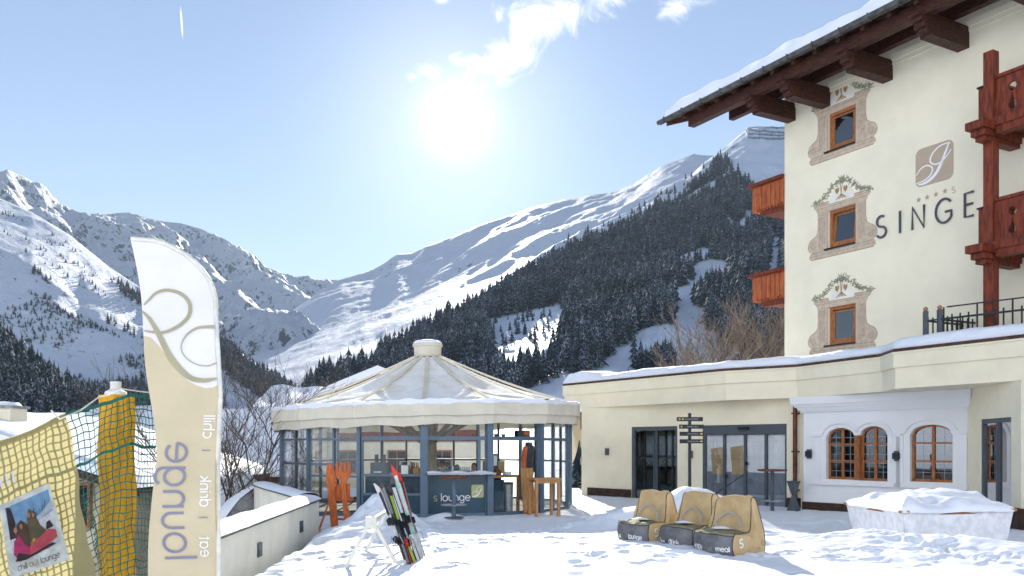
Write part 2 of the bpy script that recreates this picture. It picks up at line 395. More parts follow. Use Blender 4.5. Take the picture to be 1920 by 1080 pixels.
M['flagline'] = mat('olive_print', (.50, .47, .31), .8, .05, trans=.2)
M['flagletter'] = mat('grey_violet_print', (.30, .30, .39), .8, .05, trans=.15)
M['orange'] = mat('orange_lacquer', (.60, .16, .04), .6, .25, 5, .3, 20, col2=(.36, .08, .02), aniso=(6, 6, 1))
M['whitemetal'] = mat('white_tube', (.78, .76, .68), .4, .08, 8)
M['tan'] = mat('tan_canvas', (.56, .41, .22), .85, .16, 4, .35, 14, col2=(.47, .335, .17))
M['greyfab'] = mat('grey_fabric', (.20, .205, .225), .85, .2, 5, .3, 20)
M['olivefab'] = mat('olive_fabric', (.33, .31, .20), .85, .2, 4, .3, 14)
M['piping'] = mat('pale_piping', (.45, .46, .45), .7)
M['darkpiping'] = mat('dark_piping', (.05, .05, .06), .7)
M['fleece'] = mat('white_fleece', (.84, .85, .88), .95, .1, 6, .6, 12)
M['steel'] = mat('steel', (.45, .48, .52), .35, .1, 5, metal=.7)
M['paper'] = mat('paper', (.8, .8, .82), .8)
M['skin'] = mat('skin', (.55, .30, .20), .6, .08, 10)
M['hair'] = mat('hair', (.06, .035, .02), .8, .3, 20)
M['navy'] = mat('navy_cloth', (.015, .02, .05), .8, .3, 8)
M['orangecloth'] = mat('orange_cloth', (.75, .12, .02), .8, .2, 8)
M['redbrown'] = mat('red_brown_leather', (.20, .06, .035), .5, .2, 6)
M['ceramic'] = mat('pale_ceramic', (.65, .70, .68), .3, .03)
M['bark'] = mat('grey_bark', (.16, .13, .105), .9, .3, 10, .3, 30)
M['twig'] = mat('brown_twigs', (.30, .245, .21), .9, .25, 2)
M['rubber'] = mat('rubber', (.02, .02, .02), .8)
M['bluepaint'] = mat('blue_paint', (.03, .10, .32), .4)
M['greenglass'] = mat('bottle_green', (.02, .07, .03), .15, spec=.8)
M['amber'] = mat('amber_bottle', (.25, .09, .02), .15, spec=.8)
M['clearware'] = glass('drinking_glass', (.85, .9, .92), 2.5, 1.5)
def needle_mat():
    m = bpy.data.materials.new('snowy_spruce'); m.use_nodes = True; t = m.node_tree; q = NB(t); p = t.nodes['Principled BSDF']
    oi = q.n('ShaderNodeObjectInfo'); tcn = q.n('ShaderNodeTexCoord'); ge = q.n('ShaderNodeNewGeometry')
    sp = q.n('ShaderNodeSeparateXYZ'); t.links.new(ge.outputs['Normal'], sp.inputs[0])
    nz = q.noise(ge.outputs['Position'], .9, 5, .75); big = q.noise(ge.outputs['Position'], .05, 2)
    fine = q.math('ADD', q.math('MULTIPLY', q.noise(ge.outputs['Position'], .5, 3), .6), q.math('MULTIPLY', q.noise(ge.outputs['Position'], .06, 3), .4))
    green = q.mix(q.ramp(fine, .35, .65), (.011, .026, .040, 1), (.036, .056, .056, 1))
    f = q.math('MULTIPLY', q.ramp(q.math('ADD', nz, q.math('MULTIPLY', q.math('SUBTRACT', big, .5), .25)), .50, .66), .8)
    t.links.new(q.mix(f, green, (.62, .66, .74, 1)), p.inputs['Base Color']); p.inputs['Roughness'].default_value = .9; p.inputs['Specular IOR Level'].default_value = .1
    return m
M['needle'] = needle_mat()
# ---------------------------------------------------------------- ground: one sheet
def edge_x(y): return np.interp(y, [0, 10.2, 17.6, 23, 33, 45], [-3.15, -3.5, -3.9, -6.45, -7.6, -9.5])
def heap(x, y, cx, cy, rx, ry, h, a=0.0):
    c, s = math.cos(a), math.sin(a); u = ((x - cx) * c + (y - cy) * s) / rx; v = (-(x - cx) * s + (y - cy) * c) / ry
    return h * np.exp(-(u * u + v * v) ** 1.3)
def ground(x, y):
    x = np.asarray(x, float); y = np.asarray(y, float)
    t = .34 * sst(20, 13, y) * (.35 + .65 * sst(-4.2, -.8, x)) + .02 * fbm(x * .6, y * .6, 3, 5)
    t = t + .06 * sst(16, 11, y) * fbm(x * .5 + 3, y * .5, 3, 8)
    # shovelled heaps
    t = t + heap(x, y, -2.5, 17.0, .40, .5, .26) + heap(x, y, -2.42, 16.8, .72, .85, .55) + heap(x, y, -2.9, 15.7, .8, 1.1, .16, .3) + heap(x, y, -2.2, 15.4, .9, 1.0, .2)
    t = t + heap(x, y, -1.55, 21.0, .5, .35, .18)
    t = t + heap(x, y, 4.2, 18.4, 1.1, .7, .33, -.25) + heap(x, y, 3.1, 18.4, 1.7, .9, .5, .1) + heap(x, y, 3.9, 18.9, .8, .5, .2)
    t = t + heap(x, y, 5.9, 14.4, .7, .55, .16, -.6) + heap(x, y, 6.2, 13.3, 1.6, .7, .14, -.5)
    rough = (.3 + heap(x, y, 5.6, 13.2, 3.2, 2.0, 1.0, -.35) * 1.2 + heap(x, y, -2.6, 16.4, 1.6, 2.0, .9) + heap(x, y, 3.2, 18.8, 2.6, 1.2, .5) + heap(x, y, -3, 12.5, 1.6, 2.6, .55))
    rough = rough * (1 - .95 * heap(x, y, 7.3, 15.6, 2.3, 2.3, 1.0)) * (.30 + .50 * np.clip(fbm(x * .35, y * .35, 2, 66) + .3, 0, 1))
    t = t * (1 - heap(x, y, 7.6, 16.2, 2.2, 2.4, .55))
    near = sst(40, 30, y) * sst(2, 6, y)
    lump = np.abs(fbm(x * 1.9, y * 1.9, 4, 11)) * .17 + fbm(x * 4.3, y * 4.3, 2, 31) * .035
    t = t + near * rough * (lump - .03)
    # footprints trodden into the open part
    fp = np.maximum(0, fbm(x * 2.6 + 50, y * 2.2, 2, 77) - .18) * .22
    t = t - near * fp * .5
    global PRINTS
    if x.size > 1000:
        for (fx, fy, fa) in PRINTS:
            m = (np.abs(x - fx) < .3) & (np.abs(y - fy) < .3); 
            if not m.any(): continue
            u = (x[m] - fx) * math.cos(fa) + (y[m] - fy) * math.sin(fa); v = -(x[m] - fx) * math.sin(fa) + (y[m] - fy) * math.cos(fa)
            r2 = (u / .17) ** 2 + (v / .075) ** 2; t[m] += -.055 * np.exp(-r2 ** 2) + .018 * np.exp(-((np.sqrt(r2) - 1.35) / .3) ** 2)
    # wheel ruts crossing the sunlit strip
    for k, off in enumerate((0., .35, 1.1)):
        c = 13.2 + off + .13 * x + .25 * np.sin(x * .6 + k)
        t = t - .03 * np.exp(-((y - c) / .05) ** 2) * sst(-1.5, 0, x) * near
    low = -2.8 + .3 * fbm(x * .1, y * .1, 3, 3)
    v = np.interp(y, [-200, 55, 110, 200, 450, 900, 1500, 4000], [-2.8, -2.8, 1.0, 6.0, 20, 30, 60, 400])
    v = v + .8 * fbm(x * .02, y * .02, 4, 9) * sst(55, 120, y)
    low = np.where(y < 55, low, v)
    T = sst(0.0, .35, x - edge_x(y)) * sst(46, 37, y)
    T2 = sst(-2, 6, x) * sst(75, 46, y) * sst(40, 46, y)          # right of the pavilion the ground runs on level
    low = low * (1 - T2)
    z = T * t + (1 - T) * low
    back = sst(-18, -150, y) * 150  # unseen snow slope added behind the camera, raised to bounce sunlight onto the facades
    return z + back + back * .1 * fbm(x * .02, y * .02, 4, 21)
PRINTS = []
_r = random.Random(12)
for (ax, ay, bx, by) in [(-2, 11, 3.5, 22), (-1.5, 12.5, -1.5, 20.5), (1.0, 10.5, 6.5, 19.5), (5.8, 10.5, 7.6, 22), (3, 12, 10, 14.5), (-3, 13, 1.5, 14.5), (0, 17, 5, 20), (-.5, 20.3, 2.2, 22.5), (2.0, 11.5, 9, 12.2), (4, 15.5, 9.5, 19), (-2.8, 12.0, -2.2, 19.3)]:
    n_ = int(math.hypot(bx - ax, by - ay) / .33); a_ = math.atan2(by - ay, bx - ax)
    for i_ in range(n_):
        f_ = (i_ + _r.uniform(-.2, .2)) / n_; s_ = .12 if i_ % 2 else -.12; w_ = .35 * math.sin(f_ * 5 + ax)
        PRINTS.append((ax + (bx - ax) * f_ - math.sin(a_) * (s_ + w_), ay + (by - ay) * f_ + math.cos(a_) * (s_ + w_), a_ + _r.uniform(-.25, .25)))
for i_ in range(80): PRINTS.append((_r.uniform(-3, 10), _r.uniform(10.3, 17), _r.uniform(0, 6.28)))
def gz(x, y): return float(ground(np.array([x]), np.array([y]))[0])
def sheet(name, X, Y, Z, m, parent=None, keep=None):
    ny, nx = X.shape; me = bpy.data.meshes.new(name)
    co = np.stack([X, Y, Z], -1).reshape(-1, 3)
    idx = np.arange(nx * ny).reshape(ny, nx)
    q = np.stack([idx[:-1, :-1], idx[:-1, 1:], idx[1:, 1:], idx[1:, :-1]], -1).reshape(-1, 4)
    me.vertices.add(len(co)); me.vertices.foreach_set('co', co.astype(np.float32).ravel())
    me.loops.add(q.size); me.loops.foreach_set('vertex_index', q.astype(np.int32).ravel())
    me.polygons.add(len(q)); me.polygons.foreach_set('loop_start', np.arange(0, q.size, 4, dtype=np.int32)); me.polygons.foreach_set('loop_total', np.full(len(q), 4, np.int32))
    me.polygons.foreach_set('use_smooth', np.ones(len(q), bool)); me.update(calc_edges=True); me.validate()
    me.materials.append(m); o = bpy.data.objects.new(name, me); COL.objects.link(o)
    if parent: o.parent = parent
    return o
xs = np.unique(np.round(np.concatenate([np.linspace(-4000, -120, 24), np.linspace(-120, -12, 40), np.linspace(-12, -4.6, 50), np.arange(-4.6, 11.5, .045), np.linspace(11.6, 40, 40), np.linspace(40, 4000, 30)]), 4))
ys = np.unique(np.round(np.concatenate([np.linspace(-900, 0, 30), np.linspace(0, 9.8, 20), np.arange(9.9, 17, .04), np.arange(17, 22, .07), np.linspace(22, 46, 130), np.linspace(46, 480, 70), np.linspace(480, 4500, 30)]), 4))
GX, GY = np.meshgrid(xs, ys)
tag(sheet('snow_ground', GX, GY, ground(GX, GY), M['snow']), kind='structure')
# ---------------------------------------------------------------- mountains: slopes with their own distance, relief and back side
def layer(name, m, rows, nsub, x0, x1, nc, amp, nscale, seed=0, ridge=.0, back=.35, octv=6):
    """rows from the crest down: (profile [(px, py)], distance [(px, metres)])"""
    cx = np.linspace(x0, x1, nc); ks = []
    for prof, dist in rows:
        y = np.interp(cx, *zip(*prof)); d = np.interp(cx, *zip(*dist)); ks.append(np.stack([(cx - 960) / F * d, d, EYE + (HY - y) / F * d], -1))
    G = []
    # back side, falling away behind the crest
    c = ks[0]; bk = c * np.array([1 + back, 1 + back, 1.0]); bk[:, 2] = c[:, 2] * .15
    n0 = 6
    for i in range(n0): t = i / n0; G.append(bk * (1 - t) + c * t)
    for k in range(len(ks) - 1):
        p0 = ks[max(k - 1, 0)]; p1 = ks[k]; p2 = ks[k + 1]; p3 = ks[min(k + 2, len(ks) - 1)]
        if k == 0: p0 = p1 - (p2 - p1) * .6
        for i in range(nsub[k]):
            t = i / nsub[k]
            lin = p1 * (1 - t) + p2 * t
            cr = .5 * ((2 * p1) + (p2 - p0) * t + (2 * p0 - 5 * p1 + 4 * p2 - p3) * t * t + (3 * p1 - p0 - 3 * p2 + p3) * t ** 3)
            G.append(lin * .6 + cr * .4)
    G.append(ks[-1])
    G = np.array(G); nr = len(G)
    X, Y, Z = G[..., 0], G[..., 1], G[..., 2]
    n = fbm(X / nscale, Y / nscale, octv, seed); rg = 1 - np.abs(fbm(X / nscale * 1.3, Y / nscale * .7, octv, seed + 50)) * 2
    w = np.ones(nr); w[n0] = ridge; w[:n0] = np.linspace(1, ridge, n0); w[n0 + 1:n0 + 5] = np.linspace(ridge, 1, 5)[1:]
    w[-6:] = np.linspace(1, .2, 6)
    Z = Z + (n * .7 + (rg - .6) * .5) * amp * w[:, None]
    o = sheet(name, X, Y, Z, m); tag(o, kind='structure')
    return X, Y, Z
rock = lambda sc, th, wd=.05, st=(1, 1, 1), c=(.085, .095, .12): (sc, th, wd, st, c)
m_far = snow_mat('far_rock_and_snow', .06, .9, 9, rock(.07, .60, .07, (1, .6, .5), (.11,.13,.18)))
m_right = snow_mat('open_snow_slope', .03, .5, 7, rock(.05, .63, .05, (1, .5, 1)))
m_forest = snow_mat('forest_floor_snow', .05, .4, 2, rock(.05, .66, .03))
m_left = snow_mat('left_slope_snow', .03, .6, 5, rock(.07, .625, .05, (1, 1, 1), (.06, .07, .085)))
layer('far_mountain', m_far, [
    ([(-400, 200), (-150, 330), (-60, 345), (0, 320), (15, 315), (50, 335), (90, 365), (130, 396), (165, 402), (200, 400), (245, 397), (290, 411), (340, 417), (380, 429), (420, 450), (455, 468), (500, 500), (540, 515), (590, 522), (640, 521), (700, 524), (900, 560)],
     [(-400, 3000), (0, 3300), (250, 4300), (500, 4500), (900, 4800)]),
    ([(-400, 420), (0, 440), (200, 500), (400, 545), (560, 566), (900, 590)], [(-400, 2500), (0, 2600), (250, 3300), (500, 3500), (900, 3900)]),
    ([(-400, 590), (900, 604)], [(-400, 2200), (900, 2900)]),
    ([(-400, 640), (900, 642)], [(-400, 1900), (900, 2100)]),
    ([(-400, 780), (900, 780)], [(-400, 1400), (900, 1400)])], [60, 40, 24, 30], -400, 900, 460, 150, 330, 3, .14)
layer('open_ridge', m_right, [
    ([(380, 700), (430, 662), (480, 628), (560, 575), (600, 545), (640, 523), (700, 505), (722, 492), (735, 482), (745, 476), (772, 475), (800, 461), (850, 443), (900, 421), (940, 409), (1000, 388), (1060, 373), (1150, 360), (1190, 345), (1240, 311), (1300, 291), (1345, 292), (1400, 262), (1600, 240)],
     [(380, 1900), (560, 2700), (700, 3100), (1000, 2800), (1300, 2300), (1400, 2000), (1600, 1900)]),
    ([(380, 735), (560, 640), (700, 580), (850, 530), (1000, 460), (1200, 380), (1345, 320), (1600, 280)], [(380, 1500), (560, 2000), (700, 2150), (1000, 2050), (1300, 1900), (1600, 1800)]),
    ([(380, 775), (560, 715), (700, 670), (880, 590), (1000, 540), (1600, 350)], [(380, 1100), (700, 1250), (1000, 1400), (1300, 1700), (1600, 1700)]),
    ([(380, 800), (1600, 790)], [(380, 900), (700, 950), (1300, 1200), (1600, 1200)])], [46, 40, 16], 380, 1600, 420, 18, 260, 13, .05, .3)
CREST = [(380, 800), (480, 780), (540, 764), (575, 748), (640, 700), (700, 668), (780, 622), (840, 590), (880, 564), (940, 524), (980, 500), (1040, 457), (1100, 434), (1180, 394), (1250, 351), (1290, 334), (1318, 306), (1345, 288), (1365, 272), (1385, 255), (1402, 242), (1440, 238), (1480, 236), (1700, 190), (2100, 180)]
CD = [(380, 560), (575, 650), (700, 800), (880, 1050), (1000, 1250), (1180, 1500), (1345, 1700), (1700, 1750), (2100, 1750)]
FL = layer('forest_mountain', m_forest, [
    (CREST, CD),
    ([(x, y + 9) for x, y in CREST], [(x, d * .955) for x, d in CD]),
    ([(380, 805), (575, 752), (700, 712), (850, 650), (1000, 590), (1200, 520), (1345, 450), (1480, 420), (2100, 400)], [(380, 520), (575, 590), (700, 680), (880, 800), (1000, 880), (1200, 980), (1345, 1080), (1700, 1100), (2100, 1100)]),
    ([(380, 808), (575, 762), (700, 752), (985, 742), (1200, 705), (1480, 640), (2100, 600)], [(380, 480), (575, 500), (700, 480), (1000, 450), (1200, 470), (1480, 560), (2100, 560)]),
    ([(380, 815), (2100, 800)], [(380, 430), (1000, 400), (2100, 380)])], [8, 60, 50, 12], 380, 2100, 520, 15, 90, 23, .25, .25)
LL = layer('left_mountain', m_left, [
    ([(-500, 120), (-200, 280), (0, 372), (60, 398), (130, 440), (200, 497), (260, 537), (330, 578), (400, 628), (430, 646), (480, 682), (520, 706), (560, 740), (620, 800)], [(-500, 1500), (0, 1700), (260, 1560), (560, 1150), (620, 1000)]),
    ([(-500, 300), (0, 470), (60, 498), (110, 530), (150, 566), (220, 606), (270, 640), (330, 668), (400, 700), (480, 735), (560, 768), (620, 805)], [(-500, 1150), (0, 1290), (150, 1290), (260, 1270), (400, 1150), (560, 1050), (620, 960)]),
    ([(-500, 560), (0, 640), (150, 680), (300, 735), (400, 760), (560, 790), (620, 810)], [(-500, 1020), (0, 1130), (150, 1140), (300, 1120), (400, 1080), (560, 980), (620, 920)]),
    ([(-500, 800), (620, 815)], [(-500, 880), (0, 960), (620, 860)])], [40, 40, 20], -500, 620, 420, 12, 130, 33, .1, .3)
KL = layer('wooded_knoll', m_forest, [
    ([(-500, 420), (-200, 560), (0, 640), (40, 672), (100, 722), (140, 748), (190, 775), (270, 800), (340, 812)], [(-500, 620), (0, 600), (340, 540)]),
    ([(-500, 800), (340, 818)], [(-500, 330), (0, 350), (340, 430)])], [30], -500, 340, 90, 6, 60, 43, .3, .3)
# ---------------------------------------------------------------- conifers
def tree_arrays(seed, tiers=8, pts=9, trunk=True, quad=False):
    rng = random.Random(seed); v = []; f = []
    for k in range(tiers):
        t = k / (tiers - 1); z1 = 1.0 - .98 * (1 - t) * .9 ; r = .20 * (1 - t) ** .85 + .012
        z0 = .10 + .80 * t; top = min(1.0, z0 + .24 - .05 * t)
        c = len(v); v.append((rng.uniform(-.006, .006), rng.uniform(-.006, .006), top)); n = pts * 2; a0 = rng.random() * 6
        for j in range(n):
            a = a0 + math.pi * 2 * j / n + rng.uniform(-.12, .12)
            rr = r * (rng.uniform(.85, 1.25) if j % 2 == 0 else rng.uniform(.45, .65)); zz = z0 - (.045 if j % 2 == 0 else -.015) + rng.uniform(-.02, .02)
            v.append((rr * math.cos(a), rr * math.sin(a), zz))
        for j in range(n): f.append((c, c + 1 + j, c + 1 + (j + 1) % n))
        f += [(c + 1 + (j + 1) % n, c + 1 + j, c) for j in range(0)]
    return np.array(v), np.array(f)
def inpoly(px_, py_, poly):
    ins = np.zeros(px_.shape, bool); n = len(poly); j = n - 1
    for i in range(n):
        xi, yi = poly[i]; xj, yj = poly[j]
        c = ((yi > py_) != (yj > py_)) & (px_ < (xj - xi) * (py_ - yi) / (yj - yi + 1e-9) + xi)
        ins ^= c; j = i
    return ins
RNG = np.random.default_rng(7)
def scatter(Lr, polys, holes, n, hmin, hmax, clump=None, wpow=1.0):
    X, Y, Z = Lr
    i0 = X[:-1, :-1]; ax = np.hypot(X[:-1, 1:] - X[:-1, :-1], Y[:-1, 1:] - Y[:-1, :-1]); ay = np.hypot(X[1:, :-1] - X[:-1, :-1], Y[1:, :-1] - Y[:-1, :-1])
    w = (ax * ay); w[:6] = 0; yc = Y[:-1, :-1]; pxc = 960 + F * X[:-1, :-1] / yc; pyc = HY - F * (Z[:-1, :-1] - EYE) / yc
    ok = np.zeros(w.shape, bool)
    for p in polys: ok |= inpoly(pxc, pyc, p)
    w = (w ** wpow) * ok; w = w.ravel() / w.sum()
    c = RNG.choice(len(w), size=n * 3, p=w); r, q = np.unravel_index(c, i0.shape); u = RNG.random(len(c)); v = RNG.random(len(c))
    def bl(A): return (A[r, q] * (1 - u) + A[r, q + 1] * u) * (1 - v) + (A[r + 1, q] * (1 - u) + A[r + 1, q + 1] * u) * v
    x, y, z = bl(X), bl(Y), bl(Z); ppx = 960 + F * x / y; ppy = HY - F * (z - EYE) / y
    keep = np.ones(len(x), bool)
    for h in holes: keep &= ~inpoly(ppx + RNG.normal(0, 2, len(x)), ppy + RNG.normal(0, 2, len(x)), h)
    if clump: keep &= fbm(x / clump[0], y / clump[0], 3, clump[2]) > clump[1]
    idx = np.where(keep)[0][:n]
    h = RNG.uniform(hmin, hmax, len(idx)) * (1 - .25 * RNG.random(len(idx)) ** 2)
    return np.stack([x[idx], y[idx], z[idx], h], -1)
A_main = [(560, 768), (575, 752), (640, 712), (700, 682), (780, 634), (860, 592), (900, 572), (945, 545), (1040, 485), (1110, 455), (1200, 412), (1290, 362), (1325, 335), (1342, 302), (1362, 300), (1392, 340), (1425, 355), (1520, 380), (1560, 640), (1420, 690), (1395, 670), (1318, 612), (1302, 572), (1268, 566), (1272, 640), (1180, 650), (1140, 672), (1100, 705), (1060, 712), (985, 742), (900, 760), (560, 780)]
H_main = [[(905, 600), (960, 588), (1052, 568), (1056, 625), (1015, 690), (925, 705), (925, 640)], [(1292, 502), (1335, 486), (1368, 494), (1365, 535), (1300, 545)],
          [(830, 680), (905, 676), (885, 745), (835, 745)], [(1450, 440), (1468, 445), (1454, 560), (1430, 556)], [(1200, 622), (1232, 606), (1275, 620), (1240, 672), (1180, 672), (1130, 700), (1120, 680)], [(1296, 560), (1330, 600), (1330, 680), (1262, 680), (1262, 560)],
          [(1325, 385), (1345, 388), (1340, 408)]]
forest = [scatter(FL, [A_main], H_main, 9400, 11, 26, (70, -.27, 5), wpow=.92),
          scatter(FL, [[(1186, 672), (1262, 668), (1272, 695), (1225, 706), (1190, 698)]], [], 46, 13, 17),
          scatter(FL, [[(1222, 700), (1240, 700), (1240, 712), (1222, 712)]], [], 3, 15, 17),
          scatter(FL, [[(905, 592), (1052, 566), (1040, 640), (925, 662)]], [], 60, 5, 14),
          scatter(FL, [[(1130, 720), (1400, 690), (1318, 620), (1260, 640)]], [], 26, 2, 4),
          scatter(KL, [[(-300, 560), (0, 643), (40, 675), (100, 725), (140, 750), (190, 777), (270, 803), (330, 818), (-300, 818)]], [], 1500, 13, 21),
          scatter(LL, [[(400, 632), (430, 652), (470, 684), (520, 712), (565, 748), (570, 772), (500, 760), (450, 720), (400, 684)]], [], 620, 14, 22),
          scatter(LL, [[(60, 500), (95, 520), (100, 545), (62, 520)], [(215, 520), (265, 552), (265, 575), (225, 548)], [(190, 590), (280, 640), (285, 655), (200, 605)]], [], 90, 9, 18),
          scatter(LL, [[(-100, 480), (0, 500), (150, 590), (280, 660), (420, 730), (420, 790), (-100, 790)]], [], 2200, 2, 9, (70, .0, 91)),
          scatter(LL, [[(240, 720), (320, 700), (420, 760), (420, 800), (150, 800), (170, 740)]], [], 500, 9, 18, (120, -.1, 95)),
          scatter(LL, [[(0, 390), (120, 445), (250, 545), (250, 600), (0, 440)]], [], 130, 3, 9, (60, .12, 17)),
          scatter(FL, [[(1180, 400), (1340, 300), (1345, 330), (1200, 420), (1040, 480), (1035, 462)]], [], 70, 8, 16)]
bigt = np.concatenate(forest)
size = bigt[:, 3] / bigt[:, 1]
order = np.argsort(-size * ((960 + F * bigt[:, 0] / bigt[:, 1] > -20) & (960 + F * bigt[:, 0] / bigt[:, 1] < 1475)))
protos = []
for k in range(4):
    v, f = tree_arrays(100 + k, 11, 9); me = bpy.data.meshes.new('spruce_tree')
    me.from_pydata([tuple(p) for p in v], [], [tuple(q) for q in f]); me.materials.append(M['needle'])
    mb = MB().tube([(0, 0, -.12), (0, 0, .5)], [.018, .01], 6)
    k0 = len(v); me2 = bpy.data.meshes.new('spruce_tree'); me2.from_pydata([tuple(p) for p in v] + mb.v, [], [tuple(q) for q in f] + [tuple(i + k0 for i in q) for q in mb.f])
    me2.materials.append(M['needle']); me2.materials.append(M['bark'])
    for i, p in enumerate(me2.polygons):
        if i >= len(f): p.material_index = 1
    protos.append(me2)
NI = 290
for i in order[:NI]:
    x, y, z, h = bigt[i]; o = bpy.data.objects.new('spruce_tree', protos[int(i) % 4]); COL.objects.link(o)
    o.location = (x, y, z - .3); s = 1.15 * RNG.uniform(.8, 1.2); o.scale = (h * s, h * s, h); o.rotation_euler = (0, 0, RNG.random() * 6.28)
    tag(o, 'dark snow-dusted spruce, one of the many packed in the lower mountain forests', 'spruce tree', 'spruces of the lower mountain forests')
rest = bigt[order[NI:]]
va = [tree_arrays(200 + k, 5, 4) for k in range(6)]; vs = []; fs = []; off = 0
for i, (x, y, z, h) in enumerate(rest):
    v, f = va[i % 6]; a = RNG.random() * 6.28; c, s = math.cos(a), math.sin(a); w = 1.2 * h * RNG.uniform(.85, 1.25)
    p = np.stack([x + (v[:, 0] * c - v[:, 1] * s) * w, y + (v[:, 0] * s + v[:, 1] * c) * w, z - .3 + v[:, 2] * h], -1)
    vs.append(p); fs.append(f + off); off += len(v)
vs = np.concatenate(vs); fs = np.concatenate(fs); me = bpy.data.meshes.new('spruce_forest')
me.vertices.add(len(vs)); me.vertices.foreach_set('co', vs.astype(np.float32).ravel()); me.loops.add(fs.size); me.loops.foreach_set('vertex_index', fs.astype(np.int32).ravel())
me.polygons.add(len(fs)); me.polygons.foreach_set('loop_start', np.arange(0, fs.size, 3, dtype=np.int32)); me.polygons.foreach_set('loop_total', np.full(len(fs), 3, np.int32))
me.update(calc_edges=True); me.materials.append(M['needle']); o = bpy.data.objects.new('spruce_forest', me); COL.objects.link(o)
tag(o, 'dense dark spruce forest and scattered small firs covering the snowy mountainsides', 'forest', kind='stuff')
# ---------------------------------------------------------------- leafless trees
def bare_tree(name, label, base, h, spread, seed, trunks, depth, m_tw, lean=(0, 0), rb=.05):
    rng = random.Random(seed); t = thing(name, label, 'bare tree', base)
    tr = MB(); tw = MB(); o = Vector(base)
    def grow(p, d, L, r, k):
        pts = [p]; rs = [r]; n = 3
        for i in range(n):
            d = (d + Vector((rng.gauss(0, .13), rng.gauss(0, .13), rng.gauss(.03, .08)))).normalized(); p = p + d * L / n; pts.append(p); rs.append(r * (1 - .35 * (i + 1) / n))
        (tr if k < 2 else tw).tube(pts, rs, 6 if k < 2 else 3, cap=False)
        if k >= depth: return
        nb = rng.choice((3, 4)) if k > 0 else 4
        for j in range(nb):
            s = pts[1 + rng.randrange(n)] if j else pts[-1]; a = rng.random() * 6.28
            nd = (d * .85 + Vector((math.cos(a), math.sin(a), rng.uniform(-.1, .5))) * spread * (.35 if j == 0 else 1)).normalized()
            grow(s, nd, L * rng.uniform(.55, .8), max(r * .58, .005), k + 1)
    for i in range(trunks):
        a = rng.random() * 6.28; d = Vector((math.cos(a) * .28 * (trunks > 1) + lean[0], math.sin(a) * .28 * (trunks > 1) + lean[1], 1)).normalized()
        grow(o + Vector((rng.gauss(0, .12), rng.gauss(0, .12), 0)) * (trunks > 1), d, h * .34, rb, 0)
    tr.build('trunk', M['bark'], t); tw.build('twigs', m_tw, t)
    return t
bare_tree('bare_tree', 'leafless grey tree with wide open crown between the low wall and the glass pavilion', (-7.45, 25.5, -2.9), 8.4, .62, 5, 3, 5, M['bark'], rb=.06)
bare_tree('bare_tree', 'large leafless bushy brown tree rising behind the flat annex roof', (10.6, 42, 0), 9.4, .46, 11, 5, 5, M['twig'], rb=.13)
bare_tree('bare_tree', 'smaller leafless brown tree beside the hotel corner behind the flat roof', (12.6, 41, 0), 8.0, .45, 19, 3, 5, M['twig'], rb=.12)
def spruce(name, label, base, h, seed):
    t = thing(name, label, 'spruce tree', base); v, f = tree_arrays(seed, 12, 10)
    mb = MB(); mb.add([(base[0] + p[0] * h * 1.2, base[1] + p[1] * h * 1.2, base[2] + p[2] * h) for p in v], [tuple(q) for q in f]); mb.build('crown', M['needle'], t)
    MB().tube([(base[0], base[1], base[2] - .2), (base[0], base[1], base[2] + h * .6)], [.06, .03], 8).build('trunk', M['bark'], t)
spruce('small_spruce', 'small spruce standing in the gap between the glass pavilion and the cream annex', (3.15, 41, gz(3.15, 41) - .1), 3.3, 301)
# avalanche barriers on the summit
def on_layer(Lr, ppx, ppy):
    X, Y, Z = Lr; a = 960 + F * X / Y; c = HY - F * (Z - EYE) / Y; d = (a - ppx) ** 2 + (c - ppy) ** 2; d[:6] = 1e9; i = np.unravel_index(np.argmin(d), d.shape); return Vector((X[i], Y[i], Z[i]))
AL = ['topmost', 'second', 'third', 'fourth', 'fifth']
for k in range(4):
    t = thing('avalanche_barrier', f'long dark steel avalanche fence on the bare summit, {AL[k]} of the four rows', 'avalanche barrier', on_layer(FL, 1435, 243 + 6.5 * k), 'avalanche fences on the summit')
    rails = MB(); post = MB(); pts = [on_layer(FL, 1398 + 4 * k * .3 + 12 * i, 241 + 6.2 * k + .35 * i * (k > 0)) for i in range(9)]
    for a, c in zip(pts[:-1], pts[1:]):
        if (c - a).length < .1: continue
        for z in (.6, 1.5, 2.4, 3.3): rails.bar(a + Vector((0, 0, z)), c + Vector((0, 0, z)), .35, .5)
    for p in pts: post.bar(p + Vector((0, 0, -1)), p + Vector((0, 0, 4)), .5, .5); post.bar(p + Vector((0, -2.5, -1)), p + Vector((0, 0, 3)), .3, .3)
    rails.build('rail', M['anthracite'], t); post.build('post', M['anthracite'], t)
# ---------------------------------------------------------------- hotel (upper building)
EX, EY = .489, -.872                                     # along the camera-side wall, to the right and nearer
HW = Matrix(((EX, .872, 0, 9.64), (EY, .489, 0, 25.8), (0, 0, 1, 0), (0, 0, 0, 1)))   # local x along the wall, local -y out of it
hotel = thing('hotel_building', 'cream rendered alpine hotel with painted window surrounds and dark timber eaves', 'hotel', (12, 25, 0))
def at_wall(ppx, ppy, v=0.0):
    """where the sight line of a picture point meets the plane v metres in front of the hotel wall"""
    k = (ppx - 960) / F; a, c = 9.64 - .872 * v, 25.8 - .489 * v
    u = (k * c - a) / (EX - k * EY); d = c + EY * u
    return u, EYE + (HY - ppy) / F * d
U0 = -2.173
WIN = [(.02, 4.78, 'window'), (.02, 7.66, 'window'), (.02, 10.55, 'window')]
w = MB(HW)
holes = [rect_hole(c - .5, c + .5, z, z + 1.13) for c, z, _ in WIN]
holed_wall(w, U0, 11.5, -.1, 12.95, 0, .4, holes)
